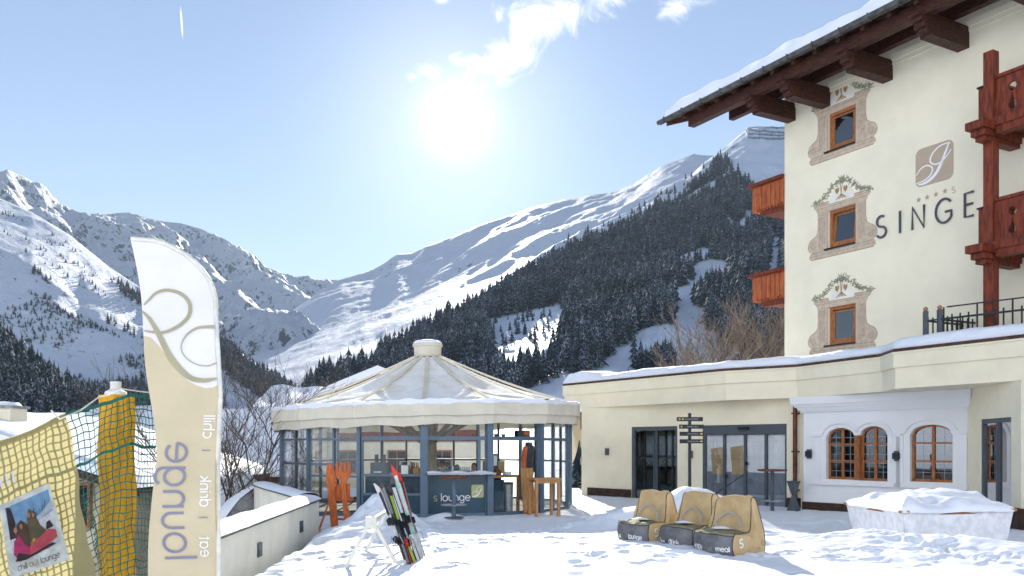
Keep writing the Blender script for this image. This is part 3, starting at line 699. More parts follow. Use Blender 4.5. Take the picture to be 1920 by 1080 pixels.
w.hexa([(U0, .4, -.1), (11.5, .4, -.1), (11.5, 13, -.1), (U0, 13, -.1)], [(U0, .4, 12.9), (11.5, .4, 12.9), (11.5, 13, 16.6), (U0, 13, 16.6)])
# the block behind is solid; the window niches are cut into the outer skin
w.build('wall', M['hotel'], hotel)
MB(HW).box(U0, 11.5, -.03, 0, 12.28, 12.4).box(U0, 11.5, -.06, 0, 12.4, 12.56).build('cornice', M['hotel'], hotel)
for k, (c, z, _) in enumerate(WIN):
    fr = MB(HW); y0 = .1
    for a, b_, e, f_ in ((c - .5, c + .5, z + 1.03, z + 1.13), (c - .5, c + .5, z, z + .09)): fr.box(a, b_, y0, y0 + .08, e, f_)
    for a, b_ in ((c - .5, c - .4), (c + .4, c + .5)): fr.box(a, b_, y0, y0 + .08, z + .09, z + 1.03)
    lean = .10 if k == 1 else 0
    for a, b_ in ((c - .4, c - .33), (c + .33, c + .4)): fr.hexa([(a, y0 + .01, z + .09), (b_, y0 + .01, z + .09), (b_, y0 + .06, z + .09), (a, y0 + .06, z + .09)], [(a, y0 + .01 + lean, z + 1.0), (b_, y0 + .01 + lean, z + 1.0), (b_, y0 + .06 + lean, z + 1.0), (a, y0 + .06 + lean, z + 1.0)])
    fr.box(c - .33, c + .33, y0 + .01, y0 + .06, z + .09, z + .17); fr.box(c - .33, c + .33, y0 + .01 + lean, y0 + .06 + lean, z + .95, z + 1.0)
    wf = fr.build('window', M['winwood'], hotel)
    MB(HW).hexa([(c - .33, y0 + .03, z + .17), (c + .33, y0 + .03, z + .17), (c + .33, y0 + .035, z + .17), (c - .33, y0 + .035, z + .17)],
                [(c - .33, y0 + .03 + lean, z + .95), (c + .33, y0 + .03 + lean, z + .95), (c + .33, y0 + .035 + lean, z + .95), (c - .33, y0 + .035 + lean, z + .95)]).build('pane', M['mirror'], wf)
    if k < 2:
        cu = MB(HW); x0, x1 = (c - .33, c + .33) if k == 0 else (c - .32, c - .1)
        cu.grid(lambda a, b_, x0=x0, x1=x1, z=z: (x0 + (x1 - x0) * a, .27 + .012 * math.sin(a * (24 if k == 0 else 12)), z + .1 + .95 * b_), 30, 1)
        cu.build('curtain', M['curtain'] if k else mat('pale_curtain', (.5, .52, .58), .9, .35, 5, aniso=(3, 3, 1)), wf)
    MB(HW).box(c - .6, c + .5, -.06, .1, z - .045, z - .003).build('sill', M['black'], wf)
    # painted surround: layers of paint a few millimetres proud
    sx = lambda s, pts: [(c + s * p[0], z + p[1]) for p in pts]
    surr = MB(HW)
    foot = [(-1.1, -.26), (1.1, -.26), (1.2, -.18), (1.15, -.06), (-1.15, -.06), (-1.2, -.18)]
    plate(surr, sx(1, foot), 0, .005)
    for s in (-1, 1):
        side = [(.5, -.06), (1.02, -.06), (1.18, .02), (1.24, .16), (1.16, .33), (1.0, .42), (.9, .5), (.86, .7), (.86, 1.14), (.5, 1.14)]
        pts = sx(s, side); plate(surr, pts if s > 0 else pts[::-1], 0, .005)
        cap = [(.5, 1.14), (.9, 1.14), (.92, 1.22), (1.0, 1.28), (1.04, 1.4), (.46, 1.4), (.44, 1.3), (.5, 1.25)]
        pts = sx(s, cap); plate(surr, pts if s > 0 else pts[::-1], 0, .005)
    plate(surr, sx(1, [(-.5, 1.13), (.5, 1.13), (.5, 1.3), (-.5, 1.3)]), 0, .0045)
    sp = surr.build('window_surround', M['stone'], hotel)
    ln = MB(HW)
    for s in (-1, 1):
        ln.ribbon(sx(s, [(.5, 1.24), (.9, 1.24)]), .012, -.005, .002); ln.ribbon(sx(s, [(.46, 1.4), (1.04, 1.4)]), .018, -.005, .002); ln.ribbon(sx(s, [(.5, 1.33), (1.0, 1.33)]), .01, -.005, .002)
        ln.ribbon(sx(s, catmull([(.86, 1.14), (.86, .7), (.9, .5), (1.0, .42), (1.16, .33), (1.24, .16), (1.18, .02), (1.02, -.06)], 5)), .014, -.005, .002)
        ln.ribbon(sx(s, [(.62, .1), (.62, 1.08), (.80, 1.08), (.80, .1), (.62, .1)]), .014, -.005, .002)
        ln.ribbon(sx(s, [(.51, 0), (.51, 1.13)]), .014, -.005, .002)
        sp_ = [(1.04 + .12 * (1 - i / 22) * math.cos(i * .62), .14 + .12 * (1 - i / 22) * math.sin(i * .62)) for i in range(20)]
        ln.ribbon(sx(s, sp_), .014, -.005, .002)
        for i in range(15):
            zz = .15 + i * .062; ln.ribbon(sx(s, [(.65, zz), (.71, zz + .03), (.77, zz + .01)]), .018, -.005, .002)
    ln.ribbon(sx(1, [(-1.15, -.06), (1.15, -.06)]), .014, -.005, .002); ln.ribbon(sx(1, [(-1.12, -.25), (1.12, -.25)]), .02, -.005, .002); ln.ribbon(sx(1, [(-1.18, -.14), (1.18, -.14)]), .01, -.005, .002)
    ln.ribbon(sx(1, [(-.5, 1.24), (.5, 1.24)]), .01, -.005, .002); ln.ribbon(sx(1, [(-.5, 1.3), (.5, 1.3)]), .014, -.005, .002)
    ln.build('paint_line', M['stoneline'], sp)
    fl = MB(HW); plate(fl, sx(1, [(-.45, 1.31)] + arc(0, 1.31, .45, .46, 180, 0, 12)[::1] + [(.45, 1.31)]), 0, .003); fl.build('painted_field', M['flowerwhite'], sp)
    rng = random.Random(k); lf = MB(HW)
    gar = catmull([(-1.02, 1.44), (-.75, 1.5), (-.55, 1.58), (-.38, 1.78), (-.1, 1.9), (0, 1.9), (.15, 1.9), (.4, 1.75), (.58, 1.56), (.78, 1.5), (1.05, 1.42)], 8)
    for i, p in enumerate(gar):
        for _r in range(3):
            a = rng.random() * 6.28; L = rng.uniform(.07, .15); q = (p[0] + rng.gauss(0, .03), p[1] + rng.gauss(0, .025)); e = (q[0] + L * math.cos(a), q[1] + L * math.sin(a) * .8)
            m_ = ((q[0] + e[0]) / 2, (q[1] + e[1]) / 2); lf.ribbon(sx(1, [q, m_, e]), [.01, .032, .005], -.005, .0015 + .0004 * _r)
    for a in (-35, 0, 35): lf.ribbon(sx(1, [(0, 1.85), (.12 * math.sin(R(a)), 1.98), (.2 * math.sin(R(a)), 2.08)]), [.02, .04, .004], -.005, .002)
    for s in (-1, 1): lf.ribbon(sx(1, [(0, 1.5), (.02 * s, 1.7), (s * .05, 1.88)]), .025, -.005, .002)
    lf.build('painted_garland', M['leafpaint'], sp)
    gd = MB(HW)
    for s in (-1, 1):
        q = sx(1, [(s * (.15 + a_), 1.64 + b_) for a_, b_ in ((0, -.11), (.06, -.04), (.075, .04), (.045, .08), (.0, .05), (-.045, .09), (-.08, .04), (-.06, -.04))][::s]); plate(gd, q, -.005, .003)
    for i in range(7): gd.ribbon(sx(1, [(0, 1.52), ((i - 3) * .06, 1.37 + .02 * (i % 2))]), [.012, .03], -.005, .002)
    gd.build('painted_fruit', M['flowergold'], sp)
# emblem, stars and name on the wall
lg = MB(HW); x0, zl = at_wall(1717, 352); x1, zr = at_wall(1788, 335); _, zt = at_wall(1717, 281)
zb = (zl + zr) / 2; plate(lg, [p for p in rrect(x0, x1, zb, zb + 1.02, .17)], 0, .006); em = lg.build('emblem', M['logo'], hotel)
s_ = MB(HW); swirl(s_, x0 + .03, zb + .03, (x1 - x0) - .04, .045, -.006, .003, .96); s_.build('emblem_initial', M['white_paint'], em)
st = MB(HW)
for (sx_, sy_) in ((1722.5, 375), (1738.5, 370), (1755, 364.5), (1772, 358.5)):
    u, z = at_wall(sx_, sy_); pts = [(u + (.085 if i % 2 == 0 else .035) * math.sin(math.pi * i / 5), z + (.085 if i % 2 == 0 else .035) * math.cos(math.pi * i / 5)) for i in range(10)]
    plate(st, pts[::-1], 0, .005)
u, z = at_wall(1784, 361); text(st, 's', u, z - .02, .15, .018, 0, .005)
st.build('star_row', M['star'], hotel)
nm = MB(HW); H = .6 / 1.48; base = 7.6; stations = dict(S=1.22, I=1.93, N=2.35, G=3.06, E=3.86)
for ch, u in stations.items():
    wd = {'S': .95, 'I': 1, 'N': .88, 'G': .85, 'E': .80}[ch]
    nm = MB(HW)
    for s in GL[ch][1]: nm.ribbon([(u + p[0] * H * wd, base + p[1] * H) for p in s], .055, -.02, .03)
    nm.build('name_letter', M['letter'], hotel)
# roof: underside, rafters, plate beam, cantilever beams, gutter, snow
RL = -5.6; PIT = math.tan(R(20))
zr_ = lambda v: 12.66 + (2.1 - v) * PIT                     # underside of the roof at v metres outside the wall
rf = MB(HW)
def roofslab(mb, u0, u1, v0, v1, lift, th):
    mb.hexa([(u0, -v0, zr_(v0) + lift), (u1, -v0, zr_(v0) + lift), (u1, -v1, zr_(v1) + lift), (u0, -v1, zr_(v1) + lift)],
            [(u0, -v0, zr_(v0) + lift + th), (u1, -v0, zr_(v0) + lift + th), (u1, -v1, zr_(v1) + lift + th), (u0, -v1, zr_(v1) + lift + th)])
roofslab(rf, RL, 12.5, 2.1, -13, .0, .1); roof = rf.build('roof', M['darkwood'], hotel)
raf = MB(HW)
u = RL + .12
while u < 12:
    raf.hexa([(u, -2.02, zr_(2.02) - .16), (u + .13, -2.02, zr_(2.02) - .16), (u + .13, .0 if u > U0 else 6, (zr_(0) if u > U0 else zr_(-6)) - .18), (u, .0 if u > U0 else 6, (zr_(0) if u > U0 else zr_(-6)) - .18)],
             [(u, -2.02, zr_(2.02) - .003), (u + .13, -2.02, zr_(2.02) - .003), (u + .13, .0 if u > U0 else 6, (zr_(0) if u > U0 else zr_(-6)) - .003), (u, .0 if u > U0 else 6, (zr_(0) if u > U0 else zr_(-6)) - .003)])
    u += .78
raf.build('rafter', M['darkwood'], roof)
pb = MB(HW); pb.box(RL + .9, 12, -1.75, -1.5, 12.32, zr_(1.5) - .2); pb.build('plate_beam', M['darkwood'], roof)
lw = MB(HW); lw.box(RL + 1.6, 12, -.62, -.42, 12.52, 12.8); lw.build('inner_beam', M['darkwood'], roof)
for u in (-1.88, -.54, 1.6, 3.84, 6.1, 8.4):
    bm = MB(HW); v_in = .0 if u > U0 else 1.2
    bm.box(u - .16, u + .16, -1.5, v_in, 11.88, 12.42)
    for k, (dv, dz) in enumerate(((.14, .0), (.26, .13), (.36, .25), (.48, .36))): bm.box(u - .15 + .003 * k, u + .15 - .003 * k, -1.5 - dv, -1.5 - (dv - .16), 11.93 + dz, 12.32 + .003 * k)
    bm.build('cantilever_beam', M['darkwood'], roof)
gt = MB(HW); gt.tube([(RL - .15, -2.16, 12.7), (12.5, -2.16, 12.74)], .075, 10); gt.box(RL - .1, 12.5, -2.12, -2.09, 12.62, 12.80)
u = RL + .2
while u < 12: gt.box(u, u + .03, -2.25, -2.08, 12.6, 12.78); u += .9
gt.build('gutter', M['gutter'], roof)
sn = MB(HW)
def rs(a, b_):
    u = RL + .02 + (12.4 - RL) * a; v = 2.06 - 15 * b_ ** 1.6
    t = .38 * min(1, (b_ * 26) ** .5) * min(1, (a * 60 + .15)) + .05 * math.sin(u * 1.7 + v) + .04 * math.sin(u * 4.1 - v * 2)
    edge = .05 * math.sin(u * 2.3) + .035 * math.sin(u * 6.1) + .03 * math.sin(u * 11)
    if b_ == 0: v = 2.0 + edge; t = .0
    return (u, -v, zr_(v) + .103 + max(0, t))
sn.grid(rs, 260, 26); sn.build('roof_snow', M['roofsnow'], roof, smooth=True)
sl_ = MB(HW)   # side of the snow at the verge
sl_.grid(lambda a, b_: (lambda v, p: (RL + .02 - .02 * math.sin(v * 3), -v, zr_(v) + .10 + .42 * b_ * min(1, a * 12)))(2.06 - 15 * a, 0), 60, 2); sl_.build('verge_snow', M['roofsnow'], roof, smooth=True)
ff = MB(HW)
def front_snow(a, b_):
    u = RL + .05 + (12.4 - RL) * a; n = .05 * math.sin(u * 1.3) + .04 * float(vnoise(np.array([u * 4.]), np.array([b_ * 3]), 3)[0])
    return (u, -2.08 + .10 * b_ ** 2 - .02 * math.sin(u * 5), 12.78 + (.36 + n) * b_ + max(0, .05 * math.sin(u * 2.1)) * (1 - b_))
ff.grid(front_snow, 300, 5); ff.build('eave_snow', M['roofsnow'], roof, smooth=True)
# balconies on the far side wall, their ends showing beyond the corner
for k, z in enumerate((9.38, 6.45)):
    bl = MB(HW); xo = -3.62
    outl = [(xo + .28, 0), (xo + .25, .16), (xo + .32, .3), (xo + .2, .42), (xo + .28, .58), (xo + .16, .72), (xo + .1, .84), (U0 - .01, .84), (U0 - .01, 0)]
    bl.slab([(p[0], -.02, z + p[1]) for p in outl], (0, .06, 0))
    bal = bl.build('side_balcony', M['orangewood'], hotel)
    pl = MB(HW)
    for i in range(6): pl.box(xo + .36 + i * .19, xo + .5 + i * .19, -.045, -.02, z + .08, z + .8)
    for i in range(8): pl.lathe([(.001, 0), (.06, .05), (.001, .1)], 6, (xo + .36 + i * .14, -.06, z - .02))
    pl.build('baluster', M['orangewood'], bal)
    MB(HW).box(xo - .02, U0 - .01, -.16, .1, z + .84, z + .93).box(xo + .05, U0 - .01, -.1, .05, z + .93, z + .965).build('handrail', M['redwood'], bal)
    MB(HW).box(xo + .45, U0 - .01, -.04, 3.9, z - .12, z - .02).box(xo + .62, U0 - .01, -.1, .04, z - .2, z - .12).build('floor', M['redwood'], bal)
    MB(HW).box(xo + .02, xo + .1, .04, 3.9, z + .05, z + .84).build('side_panel', M['orangewood'], bal)
# balcony tower on the camera side
bt = thing('timber_balcony_tower', 'red brown two storey timber balcony with carved cutouts on the hotel front', 'balcony', HW @ Vector((5.2, -1, 4.0)))
V = -1.0
MB(HW).box(5.08, 5.32, V - .12, V + .12, 3.95, 11.08).build('post', M['redwood'], bt)
MB(HW).box(7.6, 7.84, V - .12, V + .12, 3.95, 12.2).build('post', M['redwood'], bt)
for z in (9.38, 6.5):
    pn = MB(HW); hs = []
    for c in (5.72, 6.5, 7.28):
        hs.append((c - .1, c + .1, lambda u, c=c, z=z: z + .72 - math.sqrt(max(0, .01 - (u - c) ** 2)), lambda u, c=c, z=z: z + .72 + math.sqrt(max(0, .01 - (u - c) ** 2)), 10))
        hs.append((c - .1, c + .1, lambda u, c=c, z=z: z + .3 - math.sqrt(max(0, .01 - (u - c) ** 2)), lambda u, c=c, z=z: z + .3 + .30 * max(0, 1 - abs(u - c) / .1) ** 1.6, 10))
    holed_wall(pn, 5.32, 7.6, z + .08, z + 1.02, V - .02, V + .03, hs)
    holed_wall(pn, 7.84, 10, z + .08, z + 1.02, V - .02, V + .03, [])
    p_ = pn.build('railing_panel', M['redwood'], bt)
    gv = MB(HW)
    for i in range(1, 6): gv.box(5.33 + i * .39 - .006, 5.33 + i * .39 + .006, V - .024, V - .018, z + .08, z + .35)
    gv.build('plank_joint', M['black'], p_)
    MB(HW).box(5.325, 10, V - .06, V + .06, z + 1.023, z + 1.1).build('handrail', M['redwood'], bt)
    sd_ = MB(HW); sd_.box(5.1, 5.16, V + .12, 0, z + .08, z + 1.0).box(5.06, 5.2, V + .12, 0, z + 1.003, z + 1.07); sd_.box(4.9, 5.08, V - .02, V + .1, z + .1, z + .92).build('side_panel', M['redwood'], bt)
    MB(HW).box(4.87, 5.07, V - .05, V + .13, z + .93, z + .97).build('cap', M['black'], bt)
    fb = MB(HW)
    fb.box(5.0, 10, V - .2, V - .13, z - .13, z + .06)
    fb.box(4.95, 5.4, V - .62, 0, z - .2, z - .02); fb.box(5.0, 5.35, V - .48, 0, z - .34, z - .203); fb.box(5.04, 5.3, V - .36, 0, z - .44, z - .343)
    fb.box(5.41, 10, V - .1, 0, z - .12, z - .03); fb.box(5.41, 10, V - .16, V + .1, z - .3, z - .125)
    fb.box(7.5, 7.95, V - .62, 0, z - .55, z - .303)
    fb.build('floor_beam', M['redwood'], bt)
# ---------------------------------------------------------------- flat roofed annex
annex = thing('annex_building', 'low cream annex with snowy flat roof, sliding glass doors and a white bay', 'building', (8, 25, 0))
P = [(1.9, 33), (6.37, 26.3), (8.07, 25.0), (9.25, 22.1), (9.1, 21.0), (10.58, 18.2), (13.0, 13.6), (19, 17), (16, 33), (6, 38.5)]
def inset(poly, t):
    n = len(poly); out = []
    for i in range(n):
        p0, p1, p2 = Vector(poly[i - 1]), Vector(poly[i]), Vector(poly[(i + 1) % n])
        a = (p1 - p0).normalized(); b2 = (p2 - p1).normalized(); na = Vector((-a.y, a.x)); nb = Vector((-b2.y, b2.x)); nn = (na + nb).normalized()
        out.append(tuple(p1 + nn * t / max(.5, nn.dot(na))))
    return out
fz = 3.15
MB().prism(inset(P, .05), fz, fz + .5).build('fascia', M['cream'], annex)
MB().prism(P, fz + .5, fz + .83).build('upper_fascia', M['cream'], annex)
MB().prism(inset(P, -.03), fz + .83, fz + .87).build('roof_trim', M['cream'], annex)
MB().prism(inset(P, .0), fz + .87, fz + .95).build('roof_edge', M['brown_edge'], annex)
# snow on the flat roof: rings from the edge inwards
rings = []
dense = []
for i in range(len(P)):
    a, c = Vector(P[i]), Vector(P[(i + 1) % len(P)]); n = max(3, int((c - a).length / .16))
    for k in range(n): dense.append((a + (c - a) * k / n, k / n, i))
pin = inset(P, 1.0)
def ring(t, z, amp):
    out = []
    for (p, f_, i) in dense:
        q0, q1 = Vector(pin[i]), Vector(pin[(i + 1) % len(P)]); q = q0 + (q1 - q0) * f_; r = p + (q - p) * t
        n = .5 * float(fbm([p.x * .9], [p.y * .9], 3, 5)[0]) + float(fbm([r.x * 2.5], [r.y * 2.5], 2, 9)[0]) * .35
        big = .16 * float(sst(31.2, 32.6, p.y)) if t > .1 else 0
        out.append((r.x, r.y, z + (amp * n if amp else 0) + big))
    return out
RGs = [ring(.03, fz + .953, 0), ring(.0, fz + 1.02, .10), ring(.06, fz + 1.13, .13), ring(.2, fz + 1.2, .12), ring(.5, fz + 1.23, .14), ring(1.0, fz + 1.22, .16)]
rsn = MB(); n = len(dense); vv = [p for r_ in RGs for p in r_]; ff_ = [(k * n + i, k * n + (i + 1) % n, (k + 1) * n + (i + 1) % n, (k + 1) * n + i) for k in range(len(RGs) - 1) for i in range(n)]
ff_.append(tuple((len(RGs) - 1) * n + i for i in range(n))); rsn.add(vv, ff_); rsn.build('roof_snow', M['roofsnow'], annex, smooth=True)
# main wall
A0 = Vector((2.76, 31.8)); A1 = Vector((8.16, 25.4)); ang = math.atan2(A1.y - A0.y, A1.x - A0.x); L = (A1 - A0).length
AW = frame(A0.x, A0.y, 0, ang)
def on_wall(Mx, ppx):
    """local x where the sight line of picture column ppx meets the wall plane of Mx"""
    k = (ppx - 960) / F; o = Mx @ Vector((0, 0, 0)); d = (Mx @ Vector((1, 0, 0))) - o
    return (k * o.y - o.x) / (d.x - k * d.y)
dA0, dA1 = on_wall(AW, 1184), on_wall(AW, 1270); dB0, dB1 = on_wall(AW, 1317), on_wall(AW, 1475)
w = MB(AW); holed_wall(w, 0, L + .5, -.3, fz, 0, .35, [rect_hole(dA0, dA1, -.2, 2.43), rect_hole(dB0, dB1, -.25, 2.43)]); w.box(-.35, -.0, .0, 6, -.3, fz); w.build('wall', M['cream'], annex)
for x0_, x1_, y1_ in ((-.02, dA0, -.001), (dA1, dB0, -.001), (dB1, L + .2, -.001), (-.03, -.021, 4)): MB(AW).box(x0_, x1_, -.03, y1_, -.3, .28).build('plinth', M['plinth'], annex)
def glazed(name, x0, x1, mull, gmat, fr=.09, top=.13):
    f = MB(AW); f.box(x0, x0 + fr * 1.4, .02, .16, -.1, 2.43); f.box(x1 - fr, x1, .02, .16, -.1, 2.43); f.box(x0 + fr * 1.4, x1 - fr, .02, .16, 2.43 - top, 2.43)
    for m_ in mull: f.box(m_ - .035, m_ + .035, .03, .15, -.1, 2.43 - top)
    f.box(x0, x1, .03, .15, -.15, -.02); d = f.build(name, M['anthracite'], annex)
    xs_ = [x0 + fr * 1.4] + list(mull) + [x1 - fr]
    for a, c in zip(xs_[:-1], xs_[1:]): MB(AW).box(a + .03, c - .03, .08, .09, 0, 2.43 - top).build('pane', gmat, d)
    return d
mA = on_wall(AW, 1229)
gA = glazed('glass_door', dA0, dA1, [mA], M['darkglass'])
gB = glazed('sliding_door', dB0, dB1, [on_wall(AW, x) for x in (1356, 1395, 1434)], M['doorglass'], .07, .3)
MB(AW).box(dB0 + .08, dB1 - .08, .125, .135, .98, 2.12).build('pale_reflection', M['pale_reflection'], gB); MB(AW).box(dB0 + .08, dB1 - .08, .125, .135, -.0, .977).build('lower_reflection', M['grey_reflection'], gB)  # sheets added behind the glass; the snow reflection is painted in their colours
for x_a, x_b, z_a, z_b in ((.3, .75, .9, 1.75), (1.05, 1.5, .9, 1.8)):
    MB(AW).slab([(dB0 + x_a, .115, z_a), (dB0 + x_b, .115, z_a - .02), (dB0 + x_b - .06, .115, z_b), (dB0 + x_a - .08, .115, z_b - .06)], (0, .008, 0)).build('beanbag_reflection', M['tan'], gB)  # added tan slabs that paint the mirrored beanbag chairs into the door
MB(AW).box(on_wall(AW, 1385), on_wall(AW, 1404), -.06, .02, 2.28, 2.36).build('door_sensor', M['black'], gB)
for x_, z_ in ((1361, .85), (1399, 1.25)): MB(AW).box(on_wall(AW, x_) - .05, on_wall(AW, x_) + .05, .0, .03, z_ - .05, z_ + .05).build('door_handle', M['black'], gB)
room = MB(AW); room.box(dA0 - .3, dB1 + .3, 3.2, 3.3, -.1, 3.0).box(dA0 - .4, dA0 - .3, .4, 3.2, -.1, 3.0).box(dB1 + .3, dB1 + .4, .4, 3.2, -.1, 3.0); room.box(dA0 - .3, dB1 + .3, .36, 3.2, -.16, -.1); room.build('inner_room', M['interior_mid'], annex)
rail = MB(AW); rail.tube([(dB0 + .3, .115, .2), (on_wall(AW, 1398), .115, 1.0)], .012, 6).box(dA0 + .3, dA1 - .2, 1.2, 1.24, 1.0, 1.05)
for i in range(9): rail.box(dA0 + .3 + i * .17, dA0 + .32 + i * .17, 1.2, 1.22, 0, 1.0)
rail.build('inner_railing', M['black'], annex)
fur = MB(AW); rng = random.Random(3)
for i in range(5): fur.box(dA0 + .3 + i * .3, dA0 + .5 + i * .3, 1.6, 1.9, 0, .5 + .4 * rng.random())
fur.box(dA0 + .2, dA1, 3.1, 3.19, 1.9, 1.96); fur.build('inner_furniture', M['honey'], annex)
for k, (x_, nm_, y_) in enumerate(((1140, 'small dark box shaped wall lamp left of the dark glass door', 847), (1297, 'small dark wall lamp behind the signpost between the two glass doors', 852))):
    u = on_wall(AW, x_); z = 1.8 + (HY - y_) / F * (AW @ Vector((u, 0, 0))).y; t = thing('wall_lamp', nm_, 'wall lamp', AW @ Vector((u, -.06, z)), 'dark wall lamps of the annex')
    MB(AW).box(u - .05, u + .05, -.11, -.001, z - .12, z + .12).build('lamp_body', M['anthracite'], t); MB(AW).box(u - .04, u + .04, -.115, -.111, z - .02, z + .0).build('lamp_slit', M['black'], t)
# brown downpipe
dp = MB(AW); up = on_wall(AW, 1495); dp.tube([(up, -.12, -.2), (up, -.12, fz)], .06, 12)
for z in (.5, 1.6, 2.7): dp.box(up - .08, up + .08, -.19, -.0, z, z + .04)
dp.build('downpipe', M['copper'], annex)
# white bay with arched windows
B0 = Vector((8.2, 24.75)); B1 = Vector((11.05, 21.2)); angb = math.atan2(B1.y - B0.y, B1.x - B0.x); LB = (B1 - B0).length; BW = frame(B0.x, B0.y, 0, angb)
def arcw(x0p, x1p):
    return on_wall(BW, x0p), on_wall(BW, x1p)
W1 = arcw(1549, 1603); W2 = arcw(1611, 1664); W3 = arcw(1706, 1786)
def zat(Mx, u, py): return EYE + (HY - py) / F * (Mx @ Vector((u, 0, 0))).y
hl = []; spec = []
for (a, c), yb, ys_, yt in ((W1, 899, 820, 802), (W2, 902, 818, 799), (W3, 904, 815, 796)):
    m_ = (a + c) / 2; zb = zat(BW, m_, yb); zs = zat(BW, m_, ys_); zt = zat(BW, m_, yt); hl.append(arch_hole(a, c, zb, zs, zt - zs)); spec.append((a, c, zb, zs, zt - zs))
w = MB(BW); holed_wall(w, 0, LB, -.3, fz - .08, 0, .3, hl); w.box(0, .3, .3, 1.2, -.3, fz - .08); bay = w.build('bay_wall', M['white'], annex)
MB(BW).box(0, LB + .02, -.03, -.001, -.3, .22).box(-.03, -.001, -.03, .6, -.3, .22).build('bay_plinth', M['plinth'], bay)
co = MB(BW)
for k, (o_, z0_, z1_) in enumerate(((.06, 2.72, 2.78), (.12, 2.78, 2.86), (.19, 2.86, 2.94), (.26, 2.94, 3.147))): co.hexa([(-o_ + .02, -o_, z0_), (LB + o_ * .4, -o_, z0_), (LB + o_ * .4, .0, z0_), (-o_ + .02, .4, z0_)], [(-o_ - .02, -o_ - .03, z1_), (LB + o_ * .5, -o_ - .03, z1_), (LB + o_ * .5, .0, z1_), (-o_ - .02, .4, z1_)])
co.build('bay_cornice', M['white'], bay)
tr_ = MB(BW)
def molding(pts, o_=.05, w_=.05): tr_.ribbon(pts, w_, 0, o_); tr_.ribbon([(p[0], p[1] + w_ * .8) for p in pts], w_ * .6, 0, o_ * .6)
for grp in (([spec[0], spec[1]]), ([spec[2]])):
    a = grp[0][0] - .38; c = grp[-1][1] + .38; zs = grp[0][3]
    pts = [(a, zs + .05), (grp[0][0] - .14, zs + .05)]
    for g_ in grp:
        m_ = (g_[0] + g_[1]) / 2; hw = (g_[1] - g_[0]) / 2 + .1; pts += [(m_ - hw * math.cos(R(t_)), zs + .06 + (g_[4] + .08) * math.sin(R(t_))) for t_ in range(15, 166, 15)]
    pts += [(grp[-1][1] + .14, zs + .05), (c, zs + .05)]; molding(pts)
    zb = grp[0][2]; molding([(a, zb - .12), (c, zb - .12)], .09, .07)
    for e in (a + .12, c - .12):
        if e < LB - .02: tr_.box(e - .09, e + .09, -.03, 0, zb - .05, zs)
tr_.build('bay_molding', M['white'], bay)
for k, (a, c, zb, zs, rise) in enumerate(spec):
    fr = MB(BW); y0 = .12; m_ = (a + c) / 2; hw = (c - a) / 2
    top = lambda u, sh=0: zs + (rise - sh) * math.sqrt(max(0, 1 - ((u - m_) / hw) ** 2))
    fr.ribbon([(a + .03, zb + .03), (c - .03, zb + .03)], .07, y0 + .07, .07); fr.ribbon([(a + .03, zb), (a + .03, zs)], .06, y0 + .07, .07); fr.ribbon([(c - .03, zb), (c - .03, zs)], .06, y0 + .07, .07)
    fr.ribbon([(m_ + (hw - .03) * math.cos(R(t_)), zs + (rise - .02) * math.sin(R(t_))) for t_ in range(0, 181, 12)], .06, y0 + .07, .072)
    fr.box(m_ - .035, m_ + .035, y0, y0 + .07, zb, zs + rise - .03)
    for f_ in (.36, .68): z_ = zb + (zs + rise - zb) * f_; fr.box(a + .04, c - .04, y0 + .003, y0 + .067, z_ - .022, z_ + .022)
    wn = fr.build('arched_window', M['winwood'], annex)
    gp = MB(BW)
    n = 12
    for i in range(n):
        ua, uc = a + (c - a) * i / n, a + (c - a) * (i + 1) / n; gp.hexa([(ua, y0 + .04, zb), (uc, y0 + .04, zb), (uc, y0 + .045, zb), (ua, y0 + .045, zb)], [(ua, y0 + .04, top(ua, .01)), (uc, y0 + .04, top(uc, .01)), (uc, y0 + .045, top(uc, .01)), (ua, y0 + .045, top(ua, .01))])
    gp.build('pane', M['mirror'] if k == 2 else M['darkglass'], wn)
    ld = MB(BW)
    for q in (.25, .75): ld.box(a + (c - a) * q - .004, a + (c - a) * q + .004, y0 + .03, y0 + .038, zb, top(a + (c - a) * q, .02))
    for q in range(1, 6): ld.box(a, c, y0 + .03, y0 + .038, zb + (zs + rise - zb) * q / 6.2, zb + (zs + rise - zb) * q / 6.2 + .008)
    ld.build('lead_line', M['steel'], wn)
    cw = (c - a)
    cu = MB(BW)
    for s0 in ((a, a + cw * .2),) if k < 2 else ((c - cw * .3, c),): cu.grid(lambda p, q, s0=s0: (s0[0] + (s0[1] - s0[0]) * p, .42 + .015 * math.sin(p * 20), zb - .05 + (zs + rise - zb) * q), 18, 1)
    cu.build('curtain', M['curtain'], wn)
MB(BW).box(-.0, LB, 1.4, 1.45, 0, 3).build('bay_room', M['interior'], annex)
ml = MB(BW); um = (W1[1] + W2[0]) / 2; ml.box(W1[1] - .01, W2[0] + .01, -.02, .12, spec[0][2], spec[0][3] + .05); zz = spec[0][2]
while zz < spec[0][3]: ml.hexa([(W1[1] + .0, -.045, zz), (W2[0], -.045, zz + .06), (W2[0], -.02, zz + .06), (W1[1], -.02, zz)], [(W1[1], -.045, zz + .035), (W2[0], -.045, zz + .095), (W2[0], -.02, zz + .095), (W1[1], -.02, zz + .035)]); zz += .085
ml.build('twisted_column', M['winwood'], annex)
